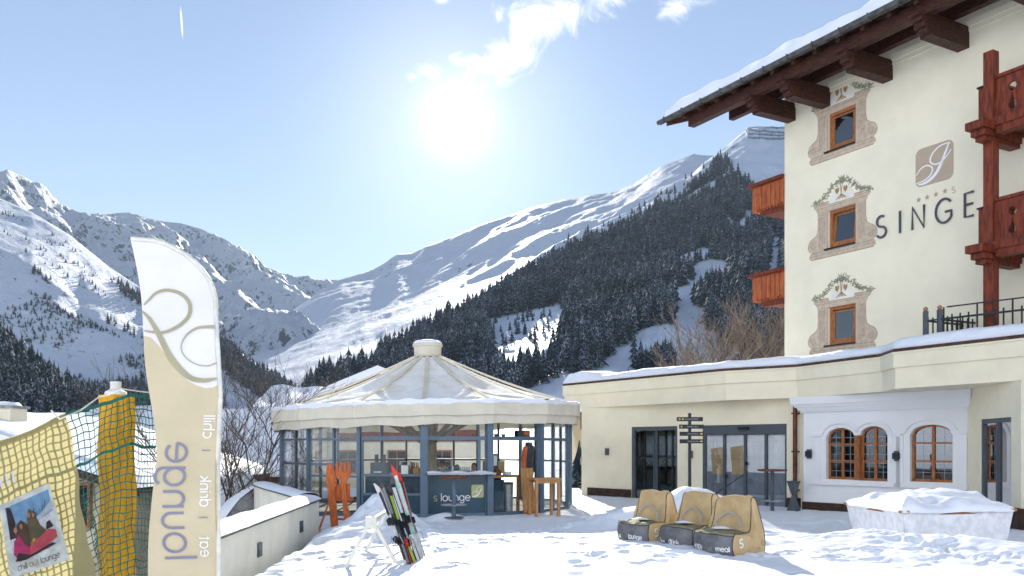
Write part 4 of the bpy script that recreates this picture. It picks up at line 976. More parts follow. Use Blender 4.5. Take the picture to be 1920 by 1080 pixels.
for (x_, y_, lb) in ((1519, 851, 'small dark wall lamp at the left end of the white bay beside the downpipe'), (1683, 855, 'small dark wall lamp between the arched windows of the white bay')):
    u = on_wall(BW, x_); z = zat(BW, u, y_); t = thing('wall_lamp', lb, 'wall lamp', BW @ Vector((u, -.06, z)), 'dark wall lamps of the annex')
    MB(BW).box(u - .05, u + .05, -.10, -.001, z - .13, z + .13).build('lamp_body', M['anthracite'], t); MB(BW).box(u - .085, u + .085, -.12, -.05, z - .08, z + .08).build('lamp_shade', M['black'], t)
# recessed side wall with glass door, and the pier in front of it
C0 = Vector((11.0, 21.25)); C1 = Vector((10.47, 18.1)); angc = math.atan2(C1.y - C0.y, C1.x - C0.x); CW = frame(C0.x, C0.y, 0, angc); LC = (C1 - C0).length
c0, c1 = on_wall(CW, 1838), on_wall(CW, 1896)
w = MB(CW); holed_wall(w, -.3, LC, -.3, fz, 0, .3, [rect_hole(c0, c1, .0, 2.4)]); w.build('side_wall', M['cream'], annex)
f = MB(CW); f.box(c0, c0 + .09, .03, .14, 0, 2.4).box(c1 - .05, c1, .03, .14, 0, 2.4).box(c0 + .09, c1 - .05, .03, .14, 2.3, 2.4); cm = (c0 + c1) / 2; f.box(cm - .05, cm + .07, .03, .14, 0, 2.3); d = f.build('side_door', M['anthracite'], annex)
MB(CW).box(c0 + .09, cm - .05, .08, .09, 0, 2.3).build('pane', M['mirror'], d); MB(CW).box(cm + .07, c1 - .05, .08, .09, 0, 2.3).build('pane', M['mirror'], d)
MB(CW).box(c0, c1, 1.2, 1.25, 0, 2.5).build('side_room', M['interior_mid'], annex)
G1 = Vector((12.6, 14.1)); angg = math.atan2(G1.y - C1.y, G1.x - C1.x); GW = frame(C1.x, C1.y, 0, angg)
w = MB(GW); w.box(0, 4.6, 0, .35, -.3, fz); w.build('pier_wall', M['cream'], annex)
MB(GW).box(-.03, 4.6, -.03, -.001, -.3, .5).build('pier_plinth', M['plinth'], annex); MB(CW).box(c1 + .02, LC + .0, -.03, -.001, -.3, .5).build('side_plinth', M['plinth'], annex)
# terrace railing on the annex roof
tr0 = Vector((10.45, 21.5, 4.0)); e2 = Vector((1.2, -1.55, 0)).normalized(); n2 = Vector((.872, .489, 0))
rl = thing('terrace_railing', 'black iron railing with brass ball caps on the snowy annex roof', 'railing', tr0)
rb_ = MB()
for base, dr, L_, nbar in ((tr0, e2, 7.5, 38), (tr0 + n2 * .0, n2, 2.2, 11), (tr0 - e2 * .35, n2, 1.5, 8)):
    for z, t_ in ((.88, .045), (.40, .03)): rb_.bar(base + Vector((0, 0, z)), base + dr * L_ + Vector((0, 0, z)), t_, t_)
    for i in range(nbar): p = base + dr * (L_ * (i + .5) / nbar); tall = (i % 4 == 0 and dr is e2); rb_.bar(p, p + Vector((0, 0, 1.16 if tall else .98)), .028, .028)
rb_.bar(tr0 + e2 * .18 + Vector((0, 0, 1.16)), tr0 + e2 * 3.9 + Vector((0, 0, 1.16)), .04, .03); rb_.bar(tr0 + Vector((0, 0, .88)), tr0 - e2 * .35 + Vector((0, 0, .88)), .035, .035); rb_.bar(tr0 + Vector((0, 0, .4)), tr0 - e2 * .35 + Vector((0, 0, .4)), .035, .035)
rb_.build('bars', M['black'], rl)
for q in (tr0, tr0 - e2 * .35):
    MB().bar(q, q + Vector((0, 0, 1.12)), .1, .1).build('post', M['anthracite'], rl)
    MB().lathe([(.01, -.06), (.05, -.03), (.062, 0), (.05, .03), (.01, .06)], 12, (q.x, q.y, q.z + 1.17)).build('ball_cap', M['honey'], rl, smooth=True)
# ---------------------------------------------------------------- glass pavilion
PC = Vector((-2.52, 26.3)); PR = 4.3; RE = 4.58; NV = 16; A_0 = -84.5 - 1.2
tilt = lambda x: .024 * (x - PC.x)
def pv(k, r, z): a = R(A_0 + 22.5 * k); x = PC.x + r * math.cos(a); return Vector((x, PC.y + r * math.sin(a), z + (tilt(x) if z > 2.2 else 0)))
pav = thing('glass_pavilion', 'round glazed bar pavilion with pale canvas tent roof dusted with snow', 'pavilion', (PC.x, PC.y, 0))
def canopy_mat():
    m = mat('snowy_canvas', (.8, .76, .64), .85, .05, 2.5); t = m.node_tree; q = NB(t); p = t.nodes['Principled BSDF']
    src = p.inputs['Base Color'].links[0].from_socket; tcn = q.n('ShaderNodeTexCoord')
    mp = q.n('ShaderNodeMapping'); mp.inputs['Scale'].default_value = (1, 1, 1); t.links.new(tcn.outputs['Object'], mp.inputs[0])
    nz = q.noise(mp.outputs[0], 1.6, 8, .72, .6); n2_ = q.noise(mp.outputs[0], .45, 2)
    f = q.ramp(q.math('ADD', nz, q.math('MULTIPLY', n2_, .5)), .56, .86)
    t.links.new(q.mix(f, (.74, .71, .62, 1), (.88, .89, .90, 1)), p.inputs['Base Color'])
    bp = q.n('ShaderNodeBump'); bp.inputs['Strength'].default_value = .7; bp.inputs['Distance'].default_value = .04; t.links.new(nz, bp.inputs['Height']); t.links.new(bp.outputs[0], p.inputs['Normal'])
    return m
M['canopy'] = canopy_mat()
cp = MB()
for k in range(NV):
    n = 10
    for i in range(n):
        def q(t, kk):
            r = RE + (.43 - RE) * t; return pv(kk, r, 2.86 + 1.56 * t - .17 * math.sin(math.pi * t))
        a, b2, c, d_ = q(i / n, k), q(i / n, k + 1), q((i + 1) / n, k + 1), q((i + 1) / n, k)
        m0, m1 = (a + b2) / 2, (d_ + c) / 2; sag = .05 * math.sin(math.pi * i / n), .05 * math.sin(math.pi * (i + 1) / n); m0.z -= sag[0]; m1.z -= sag[1]
        cp.add([a, m0, b2, c, m1, d_], [(0, 1, 4, 5), (1, 2, 3, 4)])
can = cp.build('canopy', M['canopy'], pav, smooth=True)
for k in range(NV):
    a, b2 = pv(k, RE, 2.875), pv(k, .43, 4.44); mb = MB(); pts = [a.lerp(b2, t) - Vector((0, 0, .10 * math.sin(math.pi * t))) for t in [i / 8 for i in range(9)]]
    for p, q_ in zip(pts[:-1], pts[1:]): mb.bar(p, q_, .10, .035)
    mb.build('roof_seam', M['canvas'], can)
for nm_, zt_, zb_, r0, r1, sc in (('upper_valance', 2.87, 2.53, RE, RE + .03, .0), ('lower_valance', 2.55, 2.30, RE - .02, RE - .06, .018)):
    va_ = MB()
    for k in range(NV):
        n = 6
        for i in range(n):
            def p_(t, z, r):
                a_, b_ = pv(k, r, z), pv(k + 1, r, z); v = a_.lerp(b_, t); return v
            sw = lambda t: sc * math.sin(math.pi * t * 2.0) + .012 * math.sin(k * 7 + t * 9)
            t0, t1 = i / n, (i + 1) / n
            va_.add([p_(t0, zb_ + sw(t0), r1), p_(t1, zb_ + sw(t1), r1), p_(t1, zt_, r0), p_(t0, zt_, r0)], [(0, 1, 2, 3)])
    va_.build(nm_, M['canvas'], pav)
es = MB(); rng = random.Random(5)
for k in range(NV):
    n = 14
    for i in range(n):
        def p_(t, j):
            h_ = .05 + .045 * math.sin(k * 3.1 + t * 7) + .03 * math.sin(t * 23 + k); dz_ = -.05 * math.sin(math.pi * t)
            return [pv(k, RE + .01, 2.87).lerp(pv(k + 1, RE + .01, 2.87), t) + Vector((0, 0, -.02 - max(0, h_) * .4)), pv(k, RE + .02, 2.9).lerp(pv(k + 1, RE + .02, 2.9), t) + Vector((0, 0, max(.01, h_ * .6))), pv(k, RE - .35, 3.0).lerp(pv(k + 1, RE - .35, 3.0), t) + Vector((0, 0, -.05 - .02 * math.sin(math.pi * t)))][j]
        t0, t1 = i / n, (i + 1) / n
        es.add([p_(t0, 0), p_(t1, 0), p_(t1, 1), p_(t0, 1)], [(0, 1, 2, 3)]); es.add([p_(t0, 1), p_(t1, 1), p_(t1, 2), p_(t0, 2)], [(0, 1, 2, 3)])
es.build('eave_snow', M['roofsnow'], can, smooth=True)
vt = MB().lathe([(.46, 0), (.47, .04)], 28, (PC.x, PC.y, 4.38)).build('vent_ring', M['canvas_dark'], pav, smooth=True)
vc = MB().lathe([(.40, 0), (.41, .3), (.44, .32), (.45, .36), (.44, .40), (.40, .42), (.3, .46)], 28, (PC.x, PC.y, 4.42)).build('vent_cap', M['canvas'], pav, smooth=True)
MB().lathe([(.43, .0), (.42, .04), (.34, .09), (.18, .12), (.02, .135)], 28, (PC.x, PC.y, 4.83)).build('cap_snow', M['roofsnow'], vc, smooth=True)
for k in range(NV):
    wd = .17 if -1 <= k <= 2 else .09
    mb = MB(); mb.bar(pv(k, PR, -.2), pv(k, PR, 2.6), wd, wd, up=(math.cos(R(A_0 + 22.5 * k)), math.sin(R(A_0 + 22.5 * k)), 0)); mb.build('post', M['slate'], pav)
def FM(k):
    a, b2 = pv(k, PR - .02, 0), pv(k + 1, PR - .02, 0); return frame(a.x, a.y, 0, math.atan2(b2.y - a.y, b2.x - a.x)), (b2 - a).length
for k in range(-8, 8):
    Fm, L_ = FM(k); r_ = MB(Fm)
    if k in (-1, 0, 1): rails = [(1.93, 2.03)]; mull = []
    elif k == 2: rails = [(1.93, 2.0)]; mull = [.5]
    else: rails = [(1.28, 1.34), (1.93, 1.98)] if k > -6 and k < 5 else [(1.28, 1.34)]; mull = [.5]
    if k == -1: rails += [(1.02, 1.08), (.54, .6)]
    if k == 0: rails += [(1.06, 1.16)]
    if k == 1: rails += []
    if k == -2: rails += [(.98, 1.03)]
    rails += [(-.1, .08)]
    if k in (-1, 0, 1): r_.box(.06, .1, -.028, .048, .08, 2.03).box(L_ - .1, L_ - .06, -.028, .048, .08, 2.03)
    for z0, z1 in rails: r_.box(.06, L_ - .06, -.03, .05, z0, z1)
    for q_ in mull: r_.box(L_ * q_ - .03, L_ * q_ + .03, -.025, .045, .08, 2.6)
    if k == 0: r_.box(L_ - .3, L_ - .22, -.02, .04, 1.16, 1.93)
    if k == 2: r_.box(.1, .16, -.04, .06, .08, 1.93)
    r_.build('window_frame', M['slate'] if -2 <= k <= 2 else M['anthracite'], pav)
    zg = {-1: .6, 0: 1.16}.get(k, .08)
    MB(Fm).box(.05, L_ - .05, .0, .006, zg, 2.62).build('pane', M['glass'], pav)
    if k in (-1, 0): MB(Fm).box(.07, L_ - .07, -.01, .03, .08, .54 if k == -1 else 1.05).build('solid_panel', M['panel'], pav)
F0, L0 = FM(0); F1, L1 = FM(1); Fm1, Lm1 = FM(-1)
sh = MB(F0); sh.box(.02, L0 + .1, -.34, -.03, 1.07, 1.11); sf = sh.build('bar_shelf', M['steel'], pav)
MB(F0).grid(lambda a, b_: (.03 + L0 * a, -.33 + .29 * b_, 1.112 + .035 * math.sin(math.pi * b_) * (1 + .5 * math.sin(a * 17))), 30, 4).build('shelf_snow', M['roofsnow'], sf, smooth=True)
lt = MB(F0); text(lt, 'lounge', .42, .40, .128, .018, -.012, .004, .10); lt.build('lettering', M['white_paint'], pav)
lt = MB(F0); text(lt, 's', .23, .40, .128, .018, -.012, .004); M['oliveprint'] = mat('olive_paint', (.42, .44, .20), .7, .05); lt.build('lettering', M['oliveprint'], pav)
lq = MB(F0); plate(lq, rrect(1.21, 1.53, .47, .80, .04), -.012, .003); q_ = lq.build('emblem', M['oliveprint'], pav); lq = MB(F0); swirl(lq, 1.23, .48, .29, .014, -.015, .002); lq.build('emblem_initial', M['white_paint'], q_)
MB().lathe([(.17, 0), (.17, 2.2), (.2, 2.25), (.2, 4.2)], 12, (PC.x + .1, PC.y, 0)).build('centre_column', M['beam'], pav)
for k in range(NV):
    a = R(A_0 + 11 + 22.5 * k); u = Vector((math.cos(a), math.sin(a), 0)); c = Vector((PC.x, PC.y, 0))
    mb = MB(); mb.bar(c + u * .2 + Vector((0, 0, 1.9)), c + u * 2.5 + Vector((0, 0, 3.18)), .07, .1); mb.bar(c + u * .3 + Vector((0, 0, 3.75)), c + u * 4.2 + Vector((0, 0, 2.6)), .07, .14); mb.build('rafter', M['beam'], pav)
MB().lathe([(PR - .08, 0), (PR - .08, .05)], 32, (PC.x, PC.y, -.03)).build('floor', M['interior_mid'], pav)
# bar counter and what stands on it
bar = thing('bar_counter', 'dark bar counter running inside the front windows of the pavilion', 'bar counter', Fm1 @ Vector((.8, .5, 0)))
for Fx, a, c in ((Fm1, .12, Lm1 - .06), (F0, .06, L0 - .35)): MB(Fx).box(a, c, .12, .62, .05, .98).build('cabinet', M['panel'], bar); MB(Fx).box(a, c, .1, .68, .984, 1.02).build('worktop', M['anthracite'], bar)
def item(name, label, cat, Mx, x, y, z, fns, group=None):
    t = thing(name, label, cat, Mx @ Vector((x, y, z)), group); L_ = Mx @ Matrix.Translation((x, y, z))
    for pn, mt, fn in fns: mb = MB(L_); fn(mb); mb.build(pn, mt, t, smooth=pn in ('bottle', 'bowl', 'body_round'))
    return t
item('coffee_machine', 'dark grey coffee machine with two canisters on the counter in the left front window', 'coffee machine', Fm1, .42, .38, 1.02, [
    ('body', M['anthracite'], lambda m: m.box(-.2, .22, -.16, .18, 0, .34)), ('canister', M['interior_mid'], lambda m: m.lathe([(.05, 0), (.05, .2)], 12, (-.08, 0, .345))), ('canister', M['interior_mid'], lambda m: m.lathe([(.05, 0), (.05, .2)], 12, (.11, 0, .345))), ('spout', M['steel'], lambda m: m.box(-.1, .1, -.2, -.165, .08, .12))])
item('drinks_cooler', 'small white drinks cooler with wire rack on the counter of the left front window', 'cooler', Fm1, 1.1, .4, 1.02, [
    ('body', M['white_paint'], lambda m: m.box(-.09, .09, -.12, .12, 0, .27)), ('rack', M['steel'], lambda m: [m.box(-.14, .14, -.1 + .05 * i, -.09 + .05 * i, .36, .37) for i in range(5)] + [m.box(-.14, -.13, -.1, .11, .275, .37), m.box(.13, .14, -.1, .11, .275, .37)])])
item('serving_board', 'round wooden serving board propped on the counter beside the middle post', 'serving board', Fm1, 1.44, .25, 1.02, [('body_round', M['honey'], lambda m: m.lathe([(.005, -.09), (.10, -.085), (.115, 0), (.10, .09), (.005, .095)], 18, (0, 0, .115))), ('handle', M['honey'], lambda m: m.box(-.02, .02, -.02, .02, .2, .28))])
rng = random.Random(9)
for i in range(9):
    Fx, x, y = (Fm1, 1.22 + .045 * (i % 5) + (i // 5) * .02, .5 + .05 * (i // 5)) if i < 7 else (F0, .08 + .09 * (i - 7), .5)
    gm = M['greenglass'] if i % 2 else M['amber']
    item('bottle', ['green' if i % 2 else 'amber', ][0] + ' liquor bottle in the cluster beside the middle post of the pavilion bar', 'bottle', Fx, x, y, 1.02, [('bottle', gm, lambda m: m.lathe([(.034, 0), (.036, .02), (.036, .18), (.012, .24), (.012, .31)], 10)), ('cap', M['black'], lambda m: m.lathe([(.014, .312), (.014, .34)], 8))], 'bottles on the pavilion bar')
for i in range(12):
    x = (.34 + .062 * i) if i < 6 else (.95 + .05 * (i - 6)); item('drinking_glass', 'clear stemmed glass in the row on the bar behind the serving window', 'glass', F0, x, .22 + .03 * (i % 2), 1.16 - .13, [('bottle', M['clearware'], lambda m: m.lathe([(.03, .0), (.006, .01), (.006, .08), (.034, .13), (.03, .22)], 10))], 'glasses behind the serving window')
item('cash_register', 'dark blue grey cash register among the glasses behind the serving window', 'cash register', F0, .84, .3, 1.02, [('body', M['anthracite'], lambda m: m.box(-.13, .1, -.08, .12, 0, .26)), ('receipt', M['paper'], lambda m: m.box(-.09, -.05, -.09, -.081, .05, .25))])
# right front bay: wooden counter, screen, bag, bowls, bin, board, jacket
item('wooden_counter', 'oak frame counter standing inside the right front pane of the pavilion', 'counter', F1, .1, .12, 0, [('top', M['honey'], lambda m: m.box(0, 1.0, 0, .5, .96, 1.02)), ('leg', M['honey'], lambda m: m.box(.0, .07, 0, .06, .05, .957)), ('leg', M['honey'], lambda m: m.box(.93, 1.0, 0, .06, .05, .957)), ('cupboard', M['panel'], lambda m: m.box(.08, .55, .08, .45, .05, .9))])
item('order_screen', 'upright screen with white display above the oak counter', 'screen', F1, .36, .3, 1.22, [('housing', M['anthracite'], lambda m: m.box(-.15, .15, -.03, .03, -.03, .36).box(-.03, .03, -.0, .03, -.2, -.031)), ('display', M['paper'], lambda m: m.box(-.11, .10, -.035, -.031, .05, .31))])
item('leather_bag', 'red brown leather bag lying on the oak counter below the screen', 'bag', F1, .38, .2, 1.02, [('body', M['redbrown'], lambda m: m.lathe([(.10, 0), (.14, .03), (.15, .09), (.10, .15), (.03, .17)], 12)), ('strap', M['redbrown'], lambda m: m.tube([(-.1, 0, .14), (-.05, 0, .22), (.05, 0, .22), (.1, 0, .14)], .012, 6))])
item('bowl', 'pale bowl on the oak counter directly below the screen', 'bowl', F1, .22, .12, 1.02, [('bowl', M['ceramic'], lambda m: m.lathe([(.05, 0), (.08, .02), (.09, .07), (.08, .075)], 14))])
item('bowl', 'wider pale bowl on the oak counter beside the wooden menu board', 'bowl', F1, .68, .12, 1.02, [('bowl', M['ceramic'], lambda m: m.lathe([(.09, 0), (.11, .02), (.115, .09), (.1, .095)], 16))])
item('planter_box', 'beige planter box behind the counter at the right side of the pavilion', 'planter', F1, .85, .9, .0, [('box', M['tan'], lambda m: m.box(-.32, .28, -.1, .1, 1.05, 1.38)), ('stand', M['anthracite'], lambda m: m.box(-.2, .2, -.05, .05, .05, 1.047))])
item('waste_bin', 'grey cylindrical bin standing under the oak counter', 'bin', F1, .80, .25, .05, [('bin', M['steel'], lambda m: m.lathe([(.13, 0), (.15, .72), (.14, .73)], 18)), ('lid', M['anthracite'], lambda m: m.lathe([(.16, .735), (.155, .78), (.02, .79)], 18))])
item('menu_board', 'tall honey coloured wooden menu board leaning in front of the right pane', 'board', F1, 1.18, -.14, 0, [('panel', M['honey'], lambda m: m.hexa([(-.18, -.04, .05), (.22, -.04, .05), (.22, -.01, .05), (-.18, -.01, .05)], [(-.18, .08, 1.2), (.22, .08, 1.2), (.22, .11, 1.2), (-.18, .11, 1.2)])), ('frame', M['winwood'], lambda m: m.hexa([(-.2, -.045, .02), (.24, -.045, .02), (.24, -.01, .02), (-.2, -.01, .02)], [(-.2, -.04, .06), (.24, -.04, .06), (.24, -.005, .06), (-.2, -.005, .06)]))])
def jk(m): m.grid(lambda a, b_: ((.5 - a) * .34 * (1 - .35 * b_) + .02 * math.sin(b_ * 9), -.10 * math.sin(math.pi * a) * (1 - .3 * b_), .9 * b_), 12, 10); m.grid(lambda a, b_: ((a - .5) * .34 * (1 - .35 * b_), .06 * math.sin(math.pi * a), .9 * b_), 12, 10)
item('hanging_jacket', 'dark navy and orange ski jacket hanging beside the right post of the pavilion', 'jacket', F1, 1.42, .14, .98, [('body', M['navy'], jk), ('orange_sleeve', M['orangecloth'], lambda m: m.tube([(-.13, -.03, .78), (-.2, -.05, .5), (-.19, -.06, .1)], [.06, .07, .05], 8)), ('sleeve', M['navy'], lambda m: m.tube([(.1, -.02, .8), (.19, -.03, .5), (.2, -.03, .1)], [.05, .06, .05], 8)), ('hanger', M['steel'], lambda m: m.tube([(0, 0, .9), (0, 0, 1.0), (.03, 0, 1.03)], .008, 6))])
for i, (x, w_, lb) in enumerate(((.32, .07, 'small dark bowl on the ledge above the oak counter'), (.56, .06, 'second small dark bowl on the ledge above the oak counter'))): item('ledge_bowl', lb, 'bowl', F1, x, .12, 2.03, [('bowl', M['anthracite'], lambda m: m.lathe([(.04, 0), (.07, .06), (.06, .065)], 12))])
item('radio_heater', 'dark box with orange front on the ledge at the upper right of the pavilion', 'heater', F1, 1.2, .12, 2.03, [('body', M['black'], lambda m: m.box(-.2, .2, -.06, .1, 0, .16)), ('front', M['orangecloth'], lambda m: m.box(.0, .15, -.066, -.061, .05, .14))])
# guests seated behind the bar
def person(x, y, zseat, face, shirt, hair, label, h=1.0, rz=0):
    t = thing('person', label, 'person', (x, y, 0)); Mx = Matrix.Translation((x, y, zseat)) @ Matrix.Rotation(rz, 4, 'Z') @ Matrix.Scale(h, 4)
    def loft(mb, rings, n=16, cap=True):
        vs = []
        for (cx, cy, z, rx, ry, nose) in rings:
            for j in range(n):
                a = 2 * math.pi * j / n; r = 1 + (nose if j == 12 else (nose * .25 if j in (11, 13) else 0)); vs.append((cx + rx * math.cos(a), cy + ry * math.sin(a) * r, z))
        m = len(rings); mb.add(vs, [(i * n + j, i * n + (j + 1) % n, (i + 1) * n + (j + 1) % n, (i + 1) * n + j) for i in range(m - 1) for j in range(n)] + [tuple(range(n - 1, -1, -1)), tuple((m - 1) * n + j for j in range(n))])
    b_ = MB(Mx); loft(b_, [(0, 0, .0, .17, .12, 0), (0, 0, .15, .15, .10, 0), (0, 0, .4, .17, .11, 0), (0, .01, .52, .18, .10, 0), (0, .01, .58, .10, .08, 0), (0, .0, .61, .055, .06, 0), (0, -.01, .66, .052, .06, 0), (0, -.02, .68, .06, .08, 0), (0, -.02, .72, .07, .092, .02), (0, -.02, .755, .074, .096, .10), (0, -.02, .79, .076, .098, .14), (0, -.015, .83, .076, .096, .02), (0, -.01, .87, .07, .09, 0), (0, -.0, .90, .05, .065, 0), (0, 0, .92, .02, .03, 0)])
    for s in (-1, 1):
        b_.tube([(s * .15, .01, .52), (s * .22, -.03, .3), (s * .19, -.24, .2), (s * .1, -.36, .26)], [.05, .043, .033, .026], 8); b_.tube([(s * .076, -.01, .755), (s * .083, 0, .79)], [.012, .018], 5)
        for f_ in range(4): b_.tube([(s * .1 - s * .012 * f_, -.36, .27), (s * .09 - s * .012 * f_, -.42 + .006 * f_, .265), (s * .085 - s * .012 * f_, -.44, .24)], .008, 5)
        b_.tube([(s * .08, -.35, .25), (s * .05, -.38, .26)], .009, 5)
        b_.tube([(s * .09, -.02, .03), (s * .12, -.4, .02), (s * .12, -.42, -.42)], [.085, .065, .045], 8)
    bd = b_.build('body', M['skin'], t, smooth=True)
    hr = MB(Mx); loft(hr, [(0, .035, .76, .074, .07, 0), (0, .03, .80, .083, .085, 0), (0, .015, .85, .085, .098, 0), (0, .01, .89, .074, .09, 0), (0, .008, .925, .045, .06, 0), (0, .005, .94, .01, .015, 0)]); hr.build('hair', hair, t, smooth=True)
    sh_ = MB(Mx); loft(sh_, [(0, 0, .0, .185, .135, 0), (0, 0, .15, .165, .115, 0), (0, 0, .4, .185, .125, 0), (0, .01, .52, .2, .115, 0), (0, .01, .575, .12, .09, 0), (0, .0, .60, .065, .07, 0)])
    for s in (-1, 1): sh_.tube([(s * .15, .01, .53), (s * .225, -.03, .3), (s * .195, -.22, .2)], [.065, .057, .046], 8)
    sh_.build('pullover', shirt, t, smooth=True)
    ey = MB(Mx)
    for s in (-1, 1): ey.tube([(s * .028, -.112, .80), (s * .028, -.118, .80)], .009, 6)
    ey.build('eyes', M['black'], bd)
M['shirtw'] = mat('white_shirt', (.6, .6, .62), .8); M['shirtd'] = mat('dark_pullover', (.10, .04, .05), .8); M['blond'] = mat('blond_hair', (.30, .20, .09), .8, .3, 20)
for (ppx, ppy, d_, hair, shirt, lb, rz) in ((829, 864, 27.2, M['hair'], M['shirtd'], 'dark haired guest facing out behind the row of glasses, left of the cash register', .1), (857, 871, 27.8, M['blond'], M['shirtd'], 'fair haired guest seated just behind the cash register, in dark pullover', .5), (889, 868, 27.0, M['hair'], M['shirtw'], 'dark haired guest in white top at the right end of the bar', -.4)):
    p = px(ppx, ppy, d_); person(p.x, p.y, p.z - .93, None, shirt, hair, lb, 1.0, rz)
# ---------------------------------------------------------------- things on the terrace
def hightable(name, label, x, y, top, r, mt_top, snow=False, mcol=None):
    g_ = gz(x, y) - .03; t = thing(name, label, 'high table', (x, y, g_))
    tp = MB().lathe([(r - .02, 0), (r, .01), (r, .04), (r - .01, .05)], 30, (x, y, top - .05)).build('table_top', mt_top, t)
    if snow: MB().lathe([(r - .02, 0), (r - .06, .05), (r * .5, .085), (.01, .09)], 24, (x, y, top + .001)).build('snow_cap', M['roofsnow'], tp, smooth=True)
    MB().lathe([(.05, 0), (.05, top - .052 - g_ - .02)], 16, (x, y, g_ + .02)).build('column', mcol or M['anthracite'], t)
    MB().tube([(x + .30 * math.cos(R(a)), y + .30 * math.sin(R(a)), g_ + .30) for a in range(0, 361, 15)], .014, 8).bar((x - .3, y, g_ + .3), (x + .3, y, g_ + .3), .02).bar((x, y - .3, g_ + .3), (x, y + .3, g_ + .3), .02).build('foot_ring', M['steel'], t)
    MB().lathe([(.24, 0), (.24, .015), (.06, .03)], 24, (x, y, g_)).build('base_plate', M['anthracite'], t)
p = px(851, 893, 20.8); hightable('high_table', 'small round brown bar table on blue grey column in front of the lettered pavilion panel', p.x, p.y, p.z, .33, M['redbrown'], False, M['slate'])
p = px(1448, 880, 24.2); hightable('high_table', 'dark brown round standing table beside the sliding glass door', p.x, p.y, p.z, .40, M['redbrown'])
# oak table outside the right pane
tx0, ty0 = px(1020, 900, 22.6).x, 22.6; g_ = gz(tx0, ty0); t = thing('oak_table', 'small square honey oak table standing in the snow beside the pavilion', 'table', (tx0, ty0, g_))
Mt = frame(tx0, ty0, g_, .35); ztop = px(1020, 896, 22.6).z - g_
MB(Mt).box(-.37, .37, -.3, .3, ztop - .045, ztop).build('table_top', M['honey'], t); MB(Mt).box(-.32, .32, -.265, -.24, ztop - .13, ztop - .048).box(-.32, .32, .24, .265, ztop - .13, ztop - .048).build('apron', M['honey'], t)
for sx_ in (-.34, .27):
    for sy_ in (-.28, .21): MB(Mt).box(sx_, sx_ + .07, sy_, sy_ + .07, -.1, ztop - .048).build('leg', M['honey'], t)
# hourglass planter
p = px(1488, 945, 24.3); g_ = gz(p.x, p.y); t = thing('hourglass_planter', 'dark grey hourglass shaped stool beside the downpipe', 'planter', (p.x, p.y, g_))
MB().lathe([(.20, -.05), (.19, .02), (.055, .42), (.19, .80), (.2, .82), (.17, .82)], 4, (p.x, p.y, g_)).build('cone_body', M['anthracite'], t); MB().lathe([(.165, .78), (.02, .80)], 8, (p.x, p.y, g_)).build('rim', M['black'], t)
# signpost
p = px(1293, 925, 22.0); g_ = gz(p.x, p.y) - .1; top = px(1293, 777, 22.0).z; sg = thing('signpost', 'thin black signpost with four narrow direction boards behind the beanbag chairs', 'signpost', (p.x, p.y, g_))
MB().box(p.x - .035, p.x + .035, p.y - .035, p.y + .035, g_, top).build('post', M['black'], sg); MB().box(p.x - .04, p.x + .04, p.y - .04, p.y + .04, top, top + .03).build('post_cap', M['black'], sg)
M['gold'] = mat('gold_mark', (.65, .42, .12), .5)
for k, (y_, a, c, an) in enumerate(((786, 1268, 1317, .02), (800, 1272, 1319, .09), (813.5, 1273, 1319, .10), (827.5, 1273, 1319, .10))):
    z = px(0, y_, 22).z; Mx = frame(p.x, p.y - .05, z, an); xa, xc = (a - 1293) / 75, (c - 1293) / 75
    bd = MB(Mx).box(xa, xc, -.02, .0, -.052, .052).build('direction_board', M['black'], sg)
    gm = MB(Mx); wm = MB(Mx)
    for j in ((.05, .13) if k == 0 else (.04,) if k == 1 else ()): gm.ribbon([(xa + j, -.0), (xa + j + .045, .0)], [.05, .02], -.02, .003)
    if k >= 2: gm.ribbon([(xc - .1, 0), (xc - .03, 0)], [.02, .045], -.02, .003)
    else: pass
    x_ = xa + .2; rr = random.Random(k)
    while x_ < xc - .14: L_ = rr.uniform(.01, .02); wm.ribbon([(x_, -.014), (x_ + L_, .012 + rr.uniform(-.004, .008))], .007, -.02, .002); x_ += L_ + .012
    if gm.v: gm.build('symbol', M['gold'], bd)
    wm.build('lettering', M['steel'], bd)
# giant cutlery chair
D_ = 18.6; sc_ = F / D_; bx, by = px(632, 995, D_).x, D_; g_ = px(632, 995, D_).z; ck = thing('giant_cutlery_chair', 'orange wooden chair shaped like a giant knife and fork beside the pavilion', 'chair', (bx, by, g_))
def cf(p): return (bx + (p[0] - 632) / sc_, by + p[1] + (995 - p[2]) / sc_ * .16, g_ + (995 - p[2]) / sc_)
def cut(name, polys, th=.05, o=0.0, par=None):
    mb = MB(fn=cf)
    for pl_ in polys: mb.slab([(q[0], o, q[1]) for q in pl_], (0, -th, 0))
    return mb.build(name, M['orange'], par or ck)
cut('knife', [[(609, 874), (615, 867), (621, 875), (628, 895), (628, 902), (624, 905), (630, 950), (636, 997), (622, 997), (616, 945), (611, 906), (609, 901)][::-1]])
cut('fork', [[(626, 884), (655, 884), (654, 893), (648, 902), (646, 911), (651, 945), (659, 987), (647, 990), (642, 950), (638, 911), (636, 902), (628, 894)][::-1]] + [[(a, 868 + j), (a + 2, 865 + j), (a + 4.6, 868 + j), (a + 5, 885), (a - .3, 885)][::-1] for a, j in ((626.5, 0), (634, 1), (641.5, 1), (649.5, 0))])
cut('backrest', [[(611, 908), (653, 908), (654, 940), (612, 940)][::-1]], .04, .06); cut('seat', [[(613, 934), (655, 934), (655, 941), (613, 941)][::-1]], .36, .42)
cut('stretcher', [[(620, 972), (652, 972), (652, 976), (620, 976)][::-1]], .03, .05)
MB().tube([cf((629, -.05, 902)), cf((616, -.22, 950)), (bx - 29 / sc_, by - .42, g_ - .05)], .022, 6).build('brace', M['orange'], ck)
